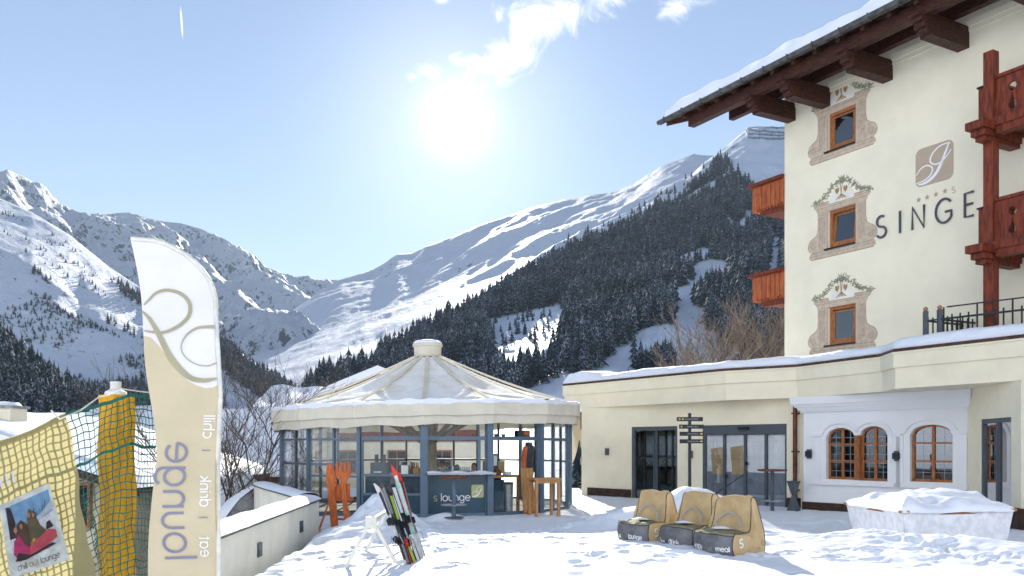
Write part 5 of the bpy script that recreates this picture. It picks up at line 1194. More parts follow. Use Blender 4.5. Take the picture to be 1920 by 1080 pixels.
# ski rack and skis
ra, rb2 = Vector((px(697, 978, 11.0).x, 11.0, .86)), Vector((px(697, 978, 11.0).x - .04, 12.7, .86))
rk = thing('ski_rack', 'white tubular trestle ski rack standing in the snow', 'ski rack', (ra.x, ra.y, 0))
for q in (ra, rb2):
    for s in (-1, 1): MB().bar(q + Vector((0, 0, .02)), Vector((q.x + s * .38, q.y - .02, gz(q.x + s * .38, q.y) - .12)), .04).build('leg', M['whitemetal'], rk)
    MB().bar(Vector((q.x - .28, q.y, .25)), Vector((q.x + .28, q.y, .25)), .03).build('cross_bar', M['whitemetal'], rk)
MB().bar(ra, rb2, .04).build('top_bar', M['whitemetal'], rk); MB().box(ra.x - .07, ra.x + .07, ra.y - .05, ra.y - .02, ra.z - .09, ra.z + .05).build('end_plate', M['whitemetal'], rk)
MB().bar(Vector((ra.x + .33, ra.y, .12)), Vector((rb2.x + .33, rb2.y, .14)), .03).build('side_bar', M['whitemetal'], rk); MB().bar(Vector((ra.x - .33, ra.y, .12)), Vector((rb2.x - .33, rb2.y, .14)), .03).build('side_bar', M['whitemetal'], rk)
SC = dict(black=(.02, .02, .025), white=(.7, .7, .7), red=(.60, .03, .03), lime=(.45, .60, .06), teal=(.35, .60, .55), grey=(.2, .21, .23))
SM = {k: mat('ski_' + k, v, .25, .05, 8, spec=.6) for k, v in SC.items()}
skis = [('black', 'grey', 772, 1068, 713, 899, 11.35, 12.0, 'plain black ski with wide dark tip, leaning at the left of the ski bunch'), ('white', 'black', 766, 1060, 706, 908, 11.5, 12.15, 'white ski with black edge leaning furthest left behind the black ski'),
        ('red', 'white', 787, 1058, 737, 874, 11.9, 12.5, 'tall red ski with white pattern, highest of the bunch'), ('red', 'black', 790, 1045, 746, 886, 12.0, 12.6, 'narrow bright red ski at the right side of the bunch'),
        ('black', 'lime', 786, 1066, 727, 915, 11.5, 12.1, 'black ski with lime green stripe in the middle of the bunch'), ('teal', 'white', 796, 1060, 744, 900, 11.7, 12.3, 'ski with pale teal tail standing in the snow at the right'),
        ('black', 'red', 780, 1070, 720, 910, 11.4, 12.05, 'black ski with red panel beside the plain black ski'), ('grey', 'white', 800, 1050, 752, 912, 12.0, 12.55, 'dark grey ski leaning furthest right in the bunch'),
        ('black', 'white', 792, 1062, 733, 898, 11.6, 12.2, 'black ski with white tip half hidden behind the red skis')]
for (c1_, c2_, bx_, by_, tx_, ty_, db, dt_, lb) in skis:
    db -= .55; dt_ -= .4; a = px(bx_ - 1, by_ + 6, db); a.z = min(a.z, gz(a.x, a.y) + .02) ; c = px(tx_, ty_, dt_); L_ = (c - a).length; zd = (c - a).normalized(); an_ = R((bx_ * 37 + tx_ * 11) % 100 - 50); xd = Vector((math.cos(an_), math.sin(an_), 0)); xd = (xd - zd * xd.dot(zd)).normalized(); yd = zd.cross(xd)
    Mx = Matrix(((xd.x, yd.x, zd.x, a.x), (xd.y, yd.y, zd.y, a.y), (xd.z, yd.z, zd.z, a.z), (0, 0, 0, 1))); t = thing('ski', lb, 'ski', a, 'skis leaning on the rack')
    def prof(f): return .025 + .010 * (abs(f - .45) / .5) ** 1.5 if f < .95 else .030 * math.sqrt(max(.05, 1 - ((f - .95) / .05) ** 2))
    def skin(mb, f0, f1, w, y0, y1):
        n = 16
        for i in range(n):
            fa, fb = f0 + (f1 - f0) * i / n, f0 + (f1 - f0) * (i + 1) / n; cu = lambda f: -.05 * max(0, (f - .86) / .14) ** 2 + .02 * math.sin(f * 3.14)
            mb.hexa([(-prof(fa) * w, y0 + cu(fa), fa * L_), (prof(fa) * w, y0 + cu(fa), fa * L_), (prof(fa) * w, y1 + cu(fa), fa * L_), (-prof(fa) * w, y1 + cu(fa), fa * L_)], [(-prof(fb) * w, y0 + cu(fb), fb * L_), (prof(fb) * w, y0 + cu(fb), fb * L_), (prof(fb) * w, y1 + cu(fb), fb * L_), (-prof(fb) * w, y1 + cu(fb), fb * L_)])
    mb = MB(Mx); skin(mb, -.03, 1, 1, 0, .014); mb.build('board', SM[c1_], t)
    mb = MB(Mx); skin(mb, .62, .9, .7, -.003, -.0005); mb.build('graphic', SM[c2_], t); mb = MB(Mx); skin(mb, .1, .3, .6, -.003, -.0005); mb.build('graphic', SM[c2_], t)
    mb = MB(Mx); mb.box(-.026, .026, -.045, -.003, .50 * L_, .55 * L_).box(-.03, .03, -.035, -.015, .55 * L_, .57 * L_); mb.build('toe_binding', M['black'], t)
    mb = MB(Mx); mb.box(-.026, .026, -.05, -.003, .29 * L_, .35 * L_).box(-.012, .012, -.075, -.05, .30 * L_, .33 * L_); mb.build('heel_binding', SM[c2_] if c2_ in ('white', 'red') else M['black'], t)
    mb = MB(Mx); mb.tube([(-.04, -.03, .38 * L_), (-.06, -.05, .34 * L_), (-.06, -.03, .27 * L_)], .006, 5).tube([(.04, -.03, .38 * L_), (.06, -.05, .34 * L_), (.06, -.03, .27 * L_)], .006, 5); mb.build('ski_brake', M['steel'], t)
for (a, c, lb) in (((770, 1050, 11.2), (729, 936, 11.7), 'thin dark ski pole leaning in front of the ski bunch'), ((798, 1068, 11.6), (756, 905, 12.3), 'thin ski pole with white grip leaning behind the skis')):
    a = px(*a); c = px(*c); t = thing('ski_pole', lb, 'ski pole', a, 'ski poles on the rack'); d_ = (c - a).normalized()
    MB().tube([a, c], .007, 6).build('shaft', M['steel'], t); MB().tube([c, c + d_ * .11], .014, 8).build('grip', M['black'], t); MB().tube([a + d_ * .05, a + d_ * .06], .028, 10).build('basket', M['black'], t)
# beanbag chairs
def beanbag(Mx, label, front, side, group='beanbag chairs in the snow', bulge=0.0):
    t = thing('beanbag_chair', label, 'beanbag chair', Mx.to_translation(), group); W_ = .33; D2 = .68
    prof = catmull([(0.02, -.03, 0), (-.03, .10, 0), (-.01, .25, 0), (.03, .285, 0), (.18, .29, 0), (.30, .30, 0), (.36, .36, 0), (.40, .55, 0), (.43, .72, 0), (.50, .755, 0), (.56, .70, 0), (.63, .42, 0), (.69, .15, 0), (.68, -.03, 0)], 5)
    n = len(prof); nw = 14; rng = random.Random(len(label))
    sd0 = rng.random() * 50
    def P_(i, j):
        s = -1 + 2 * j / nw; p = prof[i]; e = 1 - .05 * abs(s) ** 6; up = max(0, (p[1] - .3) / .45)
        x = s * (W_ - .05 * up); nx = float(vnoise(np.array([s * 3 + sd0]), np.array([i * .16]), 3)[0]) * .030; nz_ = float(vnoise(np.array([s * 2.2 + sd0]), np.array([i * .22 + 9]), 5)[0]) * .05
        yy_ = .34 + (p[0] - .34) * e + nx; zz_ = p[1] * (1 - .03 * abs(s) ** 5) + nz_ * (1 if p[1] > .05 else 0)
        yy_ -= .10 * (1 - s * s) * (1 if i < 14 else 0) * max(0, 1 - abs(p[0]) / .25)
        return (x, yy_, zz_)
    cols = [[P_(i, j) for j in range(nw + 1)] for i in range(n)]
    idx = {'front': (0, 11), 'seat': (11, 26), 'back': (26, n - 1)}
    root = None
    for nm_, (a, c), mt_ in (('body', idx['back'], M['tan']), ('front_panel', idx['front'], M['greyfab']), ('seat', idx['seat'], M['olivefab'])):
        mb = MB(Mx); vs = [cols[i][j] for i in range(a, c + 1) for j in range(nw + 1)]; m_ = nw + 1
        mb.add(vs, [(r * m_ + j, r * m_ + j + 1, (r + 1) * m_ + j + 1, (r + 1) * m_ + j) for r in range(c - a) for j in range(nw)])
        if nm_ == 'body':
            for j in (0, nw):
                # side panels, puffed out; the bottom edge closes the outline
                s = -1 if j == 0 else 1; ring = [cols[i][j] for i in range(n)]; cen = (s * (W_ + .05), .36, .22)
                rings_ = [ring] + [[tuple(Vector(p).lerp(Vector(cen), f) + Vector((s * .045 * math.sin(math.pi * f * .5) + s * .012 * float(vnoise(np.array([p[1] * 9 + s]), np.array([p[2] * 9 + f * 3]), 7)[0]), 0, 0))) for p in ring] for f in (.2, .45, .7)] + [[cen] * n]
                vs = [p for r in rings_ for p in r]; fs = [(k * n + i, k * n + (i + 1) % n, (k + 1) * n + (i + 1) % n, (k + 1) * n + i) for k in range(4) for i in range(n)]
                mb.add(vs, fs if s < 0 else [f_[::-1] for f_ in fs])
        o = mb.build(nm_, mt_, t, smooth=True)
        if nm_ == 'body': root = o
    for j in (0, nw): MB(Mx).tube([Vector(cols[i][j]) * 1.003 for i in range(0, n)], .007, 5).build('seam_piping', M['darkpiping'], t)
    MB(Mx).tube([cols[11][j] for j in range(nw + 1)], .006, 5).build('seam_piping', M['darkpiping'], t)
    MB(Mx).tube(catmull([(-.18, .30, .31), (-.20, .30, .40), (-.08, .345, .52), (.06, .345, .52), (.18, .32, .43), (.31, .2, .34)], 6), .011, 6).build('strap', M['piping'], t)
    # the printed words, laid on the front panel and the side
    def ffn(p):
        s = p[0] / W_; f = (p[2] - 0.0); i = max(0, min(10, f / .27 * 10)); i0 = int(i); w_ = i - i0; jj = max(0, min(nw - .001, (s + 1) / 2 * nw)); j0 = int(jj); v_ = jj - j0
        def L3(a, b_, t_): return tuple(a[q] + (b_[q] - a[q]) * t_ for q in range(3))
        c_ = L3(L3(cols[i0][j0], cols[i0][j0 + 1], v_), L3(cols[i0 + 1][j0], cols[i0 + 1][j0 + 1], v_), w_); return (c_[0], c_[1] - .004 + p[1], c_[2])
    x = -.30
    for k, wd in enumerate(front): lm = MB(Mx, fn=ffn); x = text(lm, wd, x, .085, .042, .011, 0, .002, .08) + .03; lm.build('lettering', M['white_paint'] if k != 1 else M['olivefab'], root)
    sm_ = MB(Mx, fn=lambda p: (W_ + .052 + .0 + .01 * 0 - .45 * abs(p[0] - .3) * .06 + p[1] * -1, .02 + p[0], p[2])); text(sm_, 's', .05, .10, .11, .022, -.002, .002); sm_.build('lettering', M['white_paint'], root)
    sm_ = MB(Mx, fn=lambda p: (W_ + .056 - .03 * abs(p[0] - .3) + p[1] * -1, .02 + p[0], p[2])); text(sm_, 'lounge', .18, .10, .07, .010, -.002, .002, .04); sm_.build('lettering', M['olivefab'], root)
    MB(Mx).grid(lambda a, b_: (-.12 + .26 * a * (.5 + .5 * b_), .06 + .22 * b_, .325 + .03 * math.sin(math.pi * a) * math.sin(math.pi * b_)), 8, 8).build('snow_patch', M['roofsnow'], t, smooth=True)
for (ppx, ppy, d_, rz, lb, fr_) in ((1187, 1006, 13.6, -.95, 'left beanbag chair of tan canvas, set back a little from the other two', ('chill', 'out', 'lounge')), (1267, 1020, 12.85, -1.0, 'middle beanbag chair of tan canvas, its seat partly behind the largest one', ('have', 'a', 'drink')), (1337, 1034, 12.05, -.93, 'right beanbag chair of tan canvas, closest to the trampled snow', ('enjoy', 'your', 'meal'))):
    p = px(ppx, ppy, d_); g_ = gz(p.x, p.y)
    GL.setdefault('v', (.85, [[(.05, 1), (.43, 0), (.8, 1)]])); beanbag(Matrix.Translation((p.x, p.y, g_ - .02)) @ Matrix.Rotation(rz, 4, 'Z') @ Matrix.Scale(1.02, 4), lb, fr_, 's lounge')
# covered tub
Q = [Vector((6.4, 14.4)), Vector((8.5, 14.9)), Vector((8.55, 17.0)), Vector((6.3, 16.6))]; cq = sum(Q, Vector((0, 0))) / 4
tb = thing('covered_hot_tub', 'square tub wrapped in white fleece with deep snow on its lid', 'hot tub', (cq.x, cq.y, 0)); ZT = .72
dr = MB()
def wall_pt(a, b_):
    s = a * 4; i = int(s) % 4; f = s - int(s); p = Q[i].lerp(Q[(i + 1) % 4], f); n_ = (p - cq)
    k = 1 - .10 * b_ - .012 * (math.sin(s * 9) + math.sin(s * 21 + 1) * .7 + math.sin(s * 37) * .4) * b_ - .03 * math.sin(math.pi * f) * (1 - b_); q_ = cq + n_ * k
    return (q_.x, q_.y, ZT - .03 * math.sin(math.pi * f) - b_ * (ZT + .0) + .0)
dr.grid(wall_pt, 160, 8); dr.build('fleece_cover', M['fleece'], tb, smooth=True)
sn_ = MB()
def top_pt(a, b_):
    p = Q[0].lerp(Q[1], a).lerp(Q[3].lerp(Q[2], a), b_); p = cq + (p - cq) * 1.03; e = min(a, 1 - a, b_, 1 - b_); m_ = min(1, e * 9) ** .5
    n_ = float(fbm([p.x * 1.7], [p.y * 1.7], 3, 61)[0]); return (p.x, p.y, ZT - .03 + m_ * (.20 + .13 * n_ + .14 * math.exp(-((a - .75) ** 2 + (b_ - .6) ** 2) * 9)) + .02 * n_)
sn_.grid(top_pt, 60, 60); sn_.build('snow_load', M['roofsnow'], tb, smooth=True)
MB().prism([tuple(cq + (q - cq) * .97) for q in Q], ZT - .07, ZT - .032).build('lid', M['winwood'], tb)
for q in Q:
    e = cq + (q - cq) * .97; MB().box(e.x - .07, e.x + .07, e.y - .05, e.y + .05, ZT - .035, ZT + .01).build('lid_corner', M['winwood'], tb)
# ---------------------------------------------------------------- low terrace wall
def wall_run(name, label, pts, z0, z1, th, snowh, mt, group=None):
    t = thing(name, label, 'wall', (pts[0][0], pts[0][1], z0)); n = len(pts); L_ = []; R_ = []
    for i in range(n):
        a = Vector(pts[max(i - 1, 0)][:2]); c = Vector(pts[min(i + 1, n - 1)][:2]); d = (c - a).normalized(); q = Vector((-d.y, d.x)); p = Vector(pts[i][:2]); L_.append(p + q * th); R_.append(p)
    zt = [p[2] if len(p) > 2 else z1 for p in pts]
    mb = MB()
    for i in range(n - 1): mb.hexa([(R_[i].x, R_[i].y, z0), (R_[i + 1].x, R_[i + 1].y, z0), (L_[i + 1].x, L_[i + 1].y, z0), (L_[i].x, L_[i].y, z0)], [(R_[i].x, R_[i].y, zt[i]), (R_[i + 1].x, R_[i + 1].y, zt[i + 1]), (L_[i + 1].x, L_[i + 1].y, zt[i + 1]), (L_[i].x, L_[i].y, zt[i])])
    mb.build('masonry', mt, t)
    cp_ = MB()
    for i in range(n - 1):
        r = lambda k, f: (R_[k].x + (L_[k].x - R_[k].x) * f, R_[k].y + (L_[k].y - R_[k].y) * f)
        cp_.hexa([(*r(i, -.12), zt[i] + .002), (*r(i + 1, -.12), zt[i + 1] + .002), (*r(i + 1, 1.12), zt[i + 1] + .002), (*r(i, 1.12), zt[i] + .002)], [(*r(i, -.12), zt[i] + .03), (*r(i + 1, -.12), zt[i + 1] + .03), (*r(i + 1, 1.12), zt[i + 1] + .03), (*r(i, 1.12), zt[i] + .03)])
    cp_.build('coping', M['gutter'], t)
    sm_ = MB(); cum = [0]
    for i in range(n - 1): cum.append(cum[-1] + (Vector(pts[i + 1][:2]) - Vector(pts[i][:2])).length)
    def fn(a, b_):
        s = a * cum[-1]; k = max(i for i in range(n) if cum[i] <= s + 1e-6); k = min(k, n - 2); f = (s - cum[k]) / (cum[k + 1] - cum[k])
        w_ = .05 * math.sin(s * 3 + 1) + .03 * math.sin(s * 8.3); e = -.1 + w_ * .4 * (b_ < .05) + 1.2 * b_
        p = R_[k].lerp(R_[k + 1], f); q = L_[k].lerp(L_[k + 1], f); r = p.lerp(q, e); z = zt[k] + (zt[k + 1] - zt[k]) * f
        return (r.x, r.y, z + .031 + snowh * math.sin(math.pi * min(1, max(0, b_))) ** .5 * (1 + w_ * 2.5))
    sm_.grid(fn, int(cum[-1] * 6), 8); sm_.build('snow_cap', M['roofsnow'], t, smooth=True)
    return t
wall_run('terrace_wall', 'long low cream wall with snow on top running away beside the feather flag', [(-3.455, 10.3), (-3.86, 17.6)], -3.0, .70, .42, .10, M['wallgrey'])
for (y_, z_) in ((12.4, .33), (15.6, .36)):
    x_ = -3.45 + (y_ - 10.2) / 7.4 * -.41; t = thing('wall_spotlight', 'small dark recessed spotlight low in the cream terrace wall, ' + ('nearer the flag' if y_ < 13 else 'nearer the orange chair'), 'wall light', (x_ + .01, y_, z_), 'spotlights in the terrace wall')
    MB().box(x_ - .02, x_ + .03, y_ - .09, y_ + .09, z_ - .10, z_ + .10).build('lamp_box', M['anthracite'], t); MB().box(x_ + .031, x_ + .036, y_ - .07, y_ + .07, z_ - .08, z_ + .0).build('lamp_glass', M['black'], t)
MB_ = None
cw_ = catmull([(-3.9, 17.75, .72), (-4.6, 19.2, .74), (-5.6, 21.3, .75), (-6.3, 22.9, .76)], 3)
wall_run('terrace_wall', 'low wall with bluish snow cap turning back from the orange cutlery chair to the pavilion', [tuple(p) for p in cw_], -3.0, .74, .4, .09, M['wallgrey'])
ar = [(-6.4, 23.1, .76), (-6.75, 23.0, .66), (-7.05, 22.7, .40), (-7.25, 22.3, .0), (-7.35, 21.9, -.5), (-7.4, 21.5, -1.1)]
wall_run('ramp_wall', 'curved grey concrete ramp wall below the pavilion, edged with snow', ar[::-1], -3.0, 0, .35, .05, M['concrete'])
# ---------------------------------------------------------------- houses
def roof_slab(mb, e0, e1, r1, r0, th):
    mb.slab([e0, e1, r1, r0], (0, 0, th))
def house(name, label, x0, x1, y0, y1, zb, ze, zr__, axis, m_wall, m_gab=None, ov=.8, snow=.35, wins=(), chim=None, timber=None):
    """axis 'x': ridge along x; 'y': ridge along y (gable faces the camera)"""
    t = thing(name, label, 'house', ((x0 + x1) / 2, (y0 + y1) / 2, zb)); w = MB()
    if axis == 'y':
        xm = (x0 + x1) / 2; prof = [(x0, zb), (x1, zb), (x1, ze), (xm, zr__), (x0, ze)]; w.slab([(p[0], y0, p[1]) for p in prof][::-1], (0, y1 - y0, 0)); w.build('wall', m_wall, t)
        sl_p = (zr__ - ze) / (xm - x0); rf_ = MB(); sn__ = MB()
        for s, xe in ((-1, x0 - ov), (1, x1 + ov)):
            zee = ze - ov * sl_p; pts = [(xe, y0 - ov, zee), (xe, y1 + ov, zee), (xm, y1 + ov, zr__), (xm, y0 - ov, zr__)]
            if s < 0: pts = pts[::-1]
            rf_.slab([(p[0], p[1], p[2] + .02) for p in pts], (0, 0, .14))
            sn__.grid(lambda a, b_, xe=xe, zee=zee, s=s: (xe + (xm - xe) * a, y0 - ov - .04 + (y1 - y0 + 2 * ov + .08) * b_, zee + (zr__ - zee) * a + .162 + snow * (min(1, (a + .02) * 14) ** .5 if a > 0 else 0) * (1 if 0 < b_ < 1 else 0) * (1 + .25 * math.sin(a * 9 + b_ * 13) * math.sin(b_ * 7))), 40, 24)
            fr_ = MB().slab([(xe, y0 - ov, zee - .05), (xm, y0 - ov, zr__ - .05), (xm, y0 - ov, zr__ + .15), (xe, y0 - ov, zee + .15)], (0, -.05, 0)).build('barge_board', M['darkwood'], t)
            MB().slab([(xe, y0 - ov - .05, zee + .16), (xm, y0 - ov - .05, zr__ + .16), (xm, y0 - ov - .03, zr__ + .16 + snow), (xe, y0 - ov - .03, zee + .16 + snow * .8)], (0, .05, 0)).build('edge_snow', M['roofsnow'], t)
    else:
        ym = (y0 + y1) / 2; prof = [(y0, zb), (y1, zb), (y1, ze), (ym, zr__), (y0, ze)]; w.slab([(x0, p[0], p[1]) for p in prof], (x1 - x0, 0, 0)); w.build('wall', m_wall, t)
        sl_p = (zr__ - ze) / (ym - y0); zee = ze - ov * sl_p; rf_ = MB(); sn__ = MB()
        for ye in (y0 - ov, y1 + ov):
            pts = [(x0 - ov, ye, zee + .02), (x1 + ov, ye, zee + .02), (x1 + ov, ym, zr__ + .02), (x0 - ov, ym, zr__ + .02)]; rf_.slab(pts, (0, 0, .14))
            sn__.grid(lambda a, b_, ye=ye: (x0 - ov - .03 + (x1 - x0 + 2 * ov + .06) * a, ye + (ym - ye) * b_, zee + (zr__ - zee) * b_ + .162 + snow * (min(1, (b_ + .02) * 12) ** .5 if b_ > 0 else .3) * (1 if 0 < a < 1 else 0) * (1 + .25 * math.sin(a * 13) * math.sin(b_ * 7 + a * 5))), 50, 16)
        MB().box(x0 - ov, x1 + ov, y0 - ov - .06, y0 - ov, zee - .06, zee + .16).build('eave_board', M['darkwood'], t)
        MB().box(x0 - ov - .02, x1 + ov + .02, y0 - ov - .05, y0 - ov + .02, zee + .162, zee + .16 + snow * .75).build('edge_snow', M['roofsnow'], t)
    r_ = rf_.build('roof', M['darkwood'], t); sn__.build('roof_snow', M['roofsnow'], t, smooth=True)
    if timber: MB().box(x0 - .04, x1 + .04, y0 - .12, y0 - .002, timber[0], timber[1]).build('timber_cladding', M['redwood'] if len(timber) < 3 else timber[2], t)
    for (wx, wz, ww, wh) in wins:
        f_ = MB().box(wx - ww / 2 - .07, wx + ww / 2 + .07, y0 - .16, y0 - .003, wz - .07, wz).box(wx - ww / 2 - .07, wx + ww / 2 + .07, y0 - .16, y0 - .003, wz + wh, wz + wh + .07).box(wx - ww / 2 - .07, wx - ww / 2, y0 - .16, y0 - .003, wz, wz + wh).box(wx + ww / 2, wx + ww / 2 + .07, y0 - .16, y0 - .003, wz, wz + wh).box(wx - .025, wx + .025, y0 - .15, y0 - .01, wz, wz + wh).build('window', M['winwood'], t)
        MB().box(wx - ww / 2, wx + ww / 2, y0 - .13, y0 - .12, wz, wz + wh).build('pane', M['interior'], f_)
    if chim:
        cx_, cy_, cz_, s_, h_ = chim; c_ = MB().box(cx_ - s_, cx_ + s_, cy_ - s_, cy_ + s_, cz_ - 1.5, cz_ + h_).build('chimney', M['cream'], r_); MB().box(cx_ - s_ - .06, cx_ + s_ + .06, cy_ - s_ - .06, cy_ + s_ + .06, cz_ + h_ + .002, cz_ + h_ + .08).build('cap', M['concrete'], c_); MB().lathe([(s_ * 1.1, 0), (s_ * .9, .09), (.02, .12)], 10, (cx_, cy_, cz_ + h_ + .082)).build('cap_snow', M['roofsnow'], c_, smooth=True)
    return t
mt_pl = mat('village_render', (.62, .56, .43), .9, .12, 1.5)
house('chalet', 'near chalet with thick snowy roof behind the green safety net', -19.5, -9.75, 22, 32, -2.9, .85, 2.4, 'y', mt_pl, ov=.75, snow=.24, wins=((-10.9, -.2, .7, 1.0), (-12.4, -.2, .8, 1.0), (-14.3, -.2, .8, 1.0), (-16.6, -.2, .8, 1.0), (-10.9, -2.2, .8, 1.0), (-13.2, -2.2, .9, 1.0)), chim=(-14.15, 24.5, 2.4, .42, .42))
house('chalet', 'long pale building with row of dark windows behind the leafless tree', -19.0, -9.6, 36, 46, -2.9, .7, 3.0, 'x', mt_pl, ov=.7, snow=.4, wins=[(-18 + 1.25 * i, -1.2, .75, 1.25) for i in range(7)])
house('garden_shed', 'small timber shed under a thick pillow of snow beyond the terrace wall', -9.6, -7.85, 25, 26.6, -2.9, -.0, .35, 'x', M['honey'], ov=.25, snow=.42)
mt_gr = mat('grey_village_wall', (.30, .28, .27), .9, .2, 1.0)
house('apartment_house', 'distant grey flat apartment building beyond the leafless tree', -70, -57, 200, 212, 5, 8.6, 9.2, 'x', mt_gr, ov=1.0, snow=.7, wins=[(-68.5 + 2.1 * i, 6.9, 1.3, 1.2) for i in range(6)])
house('apartment_house', 'second distant apartment building further left, mostly behind the feather flag', -96, -76, 205, 215, 5, 8.8, 10.5, 'x', mt_gr, ov=1.0, snow=.7, wins=[(-94 + 2.6 * i, 7.0, 1.4, 1.2) for i in range(7)])
house('chalet', 'large cream chalet with timber gable standing behind the glass pavilion', -11.2, -1.6, 43, 55, -2.9, 3.2, 5.1, 'y', mat('chalet_render', (.78, .74, .62), .9, .05), ov=1.1, snow=.35, timber=(2.0, 2.85), wins=((-9.9, .5, .8, 1.0), (-8.0, .5, .8, 1.0), (-5.6, .5, .8, 1.0), (-3.4, .5, .8, 1.0), (-8.0, 2.95, .8, .9), (-4.8, 2.95, .8, .9)))
house('chalet', 'brown and yellow chalet glimpsed between the pavilion and the annex', 4.7, 13.5, 60, 70, -.5, 3.9, 5.3, 'y', mat('yellow_render', (.66, .52, .30), .9, .06), ov=.8, snow=.35, timber=(2.9, 4.0), wins=((6.3, .9, 1, 1.2), (9.0, .9, 1, 1.2)))
house('chalet', 'broad snow covered chalet roof left of the pavilion canopy', -17.5, -12.6, 62, 74, -2.0, 3.6, 5.6, 'x', mt_pl, ov=1.2, snow=.6, wins=((-16.2, 1.2, 1, 1.2), (-14.0, 1.2, 1, 1.2)))
# parked bicycle in the gap
bx_, by_ = px(1097, 912, 34.5).x, 34.5; g_ = gz(bx_, by_); bk = thing('bicycle', 'snow dusted blue bicycle parked in the gap behind the annex corner', 'bicycle', (bx_, by_, g_))
def wheel(c, r):
    q = [(c[0] + r * math.cos(R(a)), c[1], c[2] + r * math.sin(R(a))) for a in range(0, 361, 15)]; o = MB().tube(q, .028, 6).build('wheel', M['rubber'], bk)
    s = MB()
    for a in range(0, 360, 30): s.bar(c, (c[0] + r * math.cos(R(a)), c[1], c[2] + r * math.sin(R(a))), .008)
    s.build('spokes', M['steel'], o)
wheel((bx_ + .05, by_, g_ + .34), .34); wheel((bx_ + 1.1, by_, g_ + .34), .34)
MB().tube([(bx_ + .05, by_, g_ + .34), (bx_ + .18, by_, g_ + .8), (bx_ + .75, by_, g_ + .75), (bx_ + .6, by_, g_ + .34), (bx_ + .18, by_, g_ + .7)], .022, 6).tube([(bx_ + .6, by_, g_ + .34), (bx_ + 1.1, by_, g_ + .34), (bx_ + .72, by_, g_ + .85)], .02, 6).build('frame', M['bluepaint'], bk)
MB().box(bx_ + .6, bx_ + .86, by_ - .07, by_ + .07, g_ + .86, g_ + .92).build('saddle', M['black'], bk); MB().tube([(bx_ + .18, by_, g_ + .8), (bx_ + .13, by_, g_ + 1.0), (bx_ - .02, by_ - .25, g_ + 1.02)], .015, 6).tube([(bx_ + .13, by_, g_ + 1.0), (bx_ - .02, by_ + .25, g_ + 1.02)], .015, 6).build('handlebar', M['black'], bk)
MB().box(bx_ - .18, bx_ + .12, by_ - .16, by_ + .16, g_ + 1.04, g_ + 1.32).build('basket', M['greyfab'], bk)
# ---------------------------------------------------------------- feather flag
DF = 8.2; sF = F / DF
def fl3(ppx, ppy, off=0.0):
    d = DF + .05 * math.sin(ppy / 47.0 + ppx * .01) + (ppx - 330) * .0010 + off
    k = DF                                    # the cloth is laid out in its own plane, then rippled in depth
    return Vector(((ppx - 960) / F * k, d, EYE + (HY - ppy) / F * k))
Lx = lambda y: float(np.interp(y, [452, 573, 634, 740, 800, 860, 957, 1054, 1080, 1120], [253, 268, 276, 285, 290, 294, 290, 281, 279, 277]))
Rx = lambda y: float(np.interp(y, [452, 452.6, 456, 464, 474, 487, 502, 520, 538, 557, 584, 645, 740, 1120], [253, 290, 306, 323, 341, 357, 371, 384, 392, 398, 401, 404, 404, 402]))
BY = [(0, 632), (.10, 634), (.2, 648), (.3, 668), (.42, 693), (.55, 712), (.68, 722), (.8, 727), (.92, 725), (1, 719)]
yb = lambda u: float(np.interp(u, *zip(*BY)))
ft = thing('feather_flag', 'tall white and beige feather flag printed with curling lines and lounge lettering', 'flag', (fl3(404, 1080).x, DF, .1))
def flg(u, y, off=0): x0_, x1_ = Lx(y), Rx(y); return fl3(x0_ + (x1_ - x0_) * u, y, off)
m1 = MB(); m1.grid(lambda a, b_: flg(a, 452 + (yb(a) - 452) * b_), 34, 44); m1.build('white_cloth', M['flagw'], ft, smooth=True)
m1 = MB(); m1.grid(lambda a, b_: flg(a, yb(a) + (1120 - yb(a)) * b_), 34, 44); m1.build('beige_cloth', M['flagb'], ft, smooth=True)
pf = lambda p: fl3(p[0], p[2], -.012 + p[1])
def fr(name, strokes, mt_):
    mb = MB(fn=pf)
    for pts, w_ in strokes: mb.ribbon([(p[0], p[1]) for p in catmull([(q[0], q[1]) for q in pts], 6)], w_, 0, .003)
    return mb.build(name, mt_, ft)
z3 = lambda L_: [(240 + x / 3.6, 440 + y / 3.6) for x, y in L_]
def vw(n, a, b_): return [a + (b_ - a) * math.sin(math.pi * i / (n - 1)) for i in range(n)]
c1 = z3([(118, 478), (150, 440), (190, 395), (260, 372), (350, 395), (410, 460), (415, 540), (370, 605), (300, 650), (240, 668), (180, 662), (135, 655)])
c2 = z3([(108, 520), (150, 560), (200, 630), (245, 710), (300, 820), (370, 920), (430, 970), (500, 982), (560, 972), (582, 966)])
c3 = z3([(580, 622), (540, 622), (470, 632), (410, 675), (375, 740), (380, 800), (420, 850), (480, 880), (540, 882), (585, 862)])
fr('printed_curl', [(c1, vw((len(c1) - 1) * 6 + 1, 2.4, 7))], M['flagline']); fr('printed_curl', [(c2, vw((len(c2) - 1) * 6 + 1, 2.4, 11))], M['flagline']); fr('printed_curl', [(c3, [7 - 5 * min(1, i / 24) for i in range((len(c3) - 1) * 6 + 1)])], M['flagline'])
def flt(word, xb, y0, h, w_, mt_, gap=.14):
    mb = MB(fn=pf); text(mb, word, 0, 0, h, w_, 0, .003, gap, flip=lambda a, c: (xb + c, y0 - a)); mb.build('lettering', mt_, ft)
flt('lounge', 311, 1050, 36.5, 5.2, M['flagletter'], .12)
flt('eat', 372, 1046, 13, 2.2, M['white_paint']); flt('|', 374, 972, 12, 2.0, M['flagletter']); flt('drink', 376, 950, 13.5, 2.4, M['white_paint']); flt('|', 376, 846, 12, 2.0, M['flagletter']); flt('chill', 376, 822, 14, 2.4, M['white_paint'])
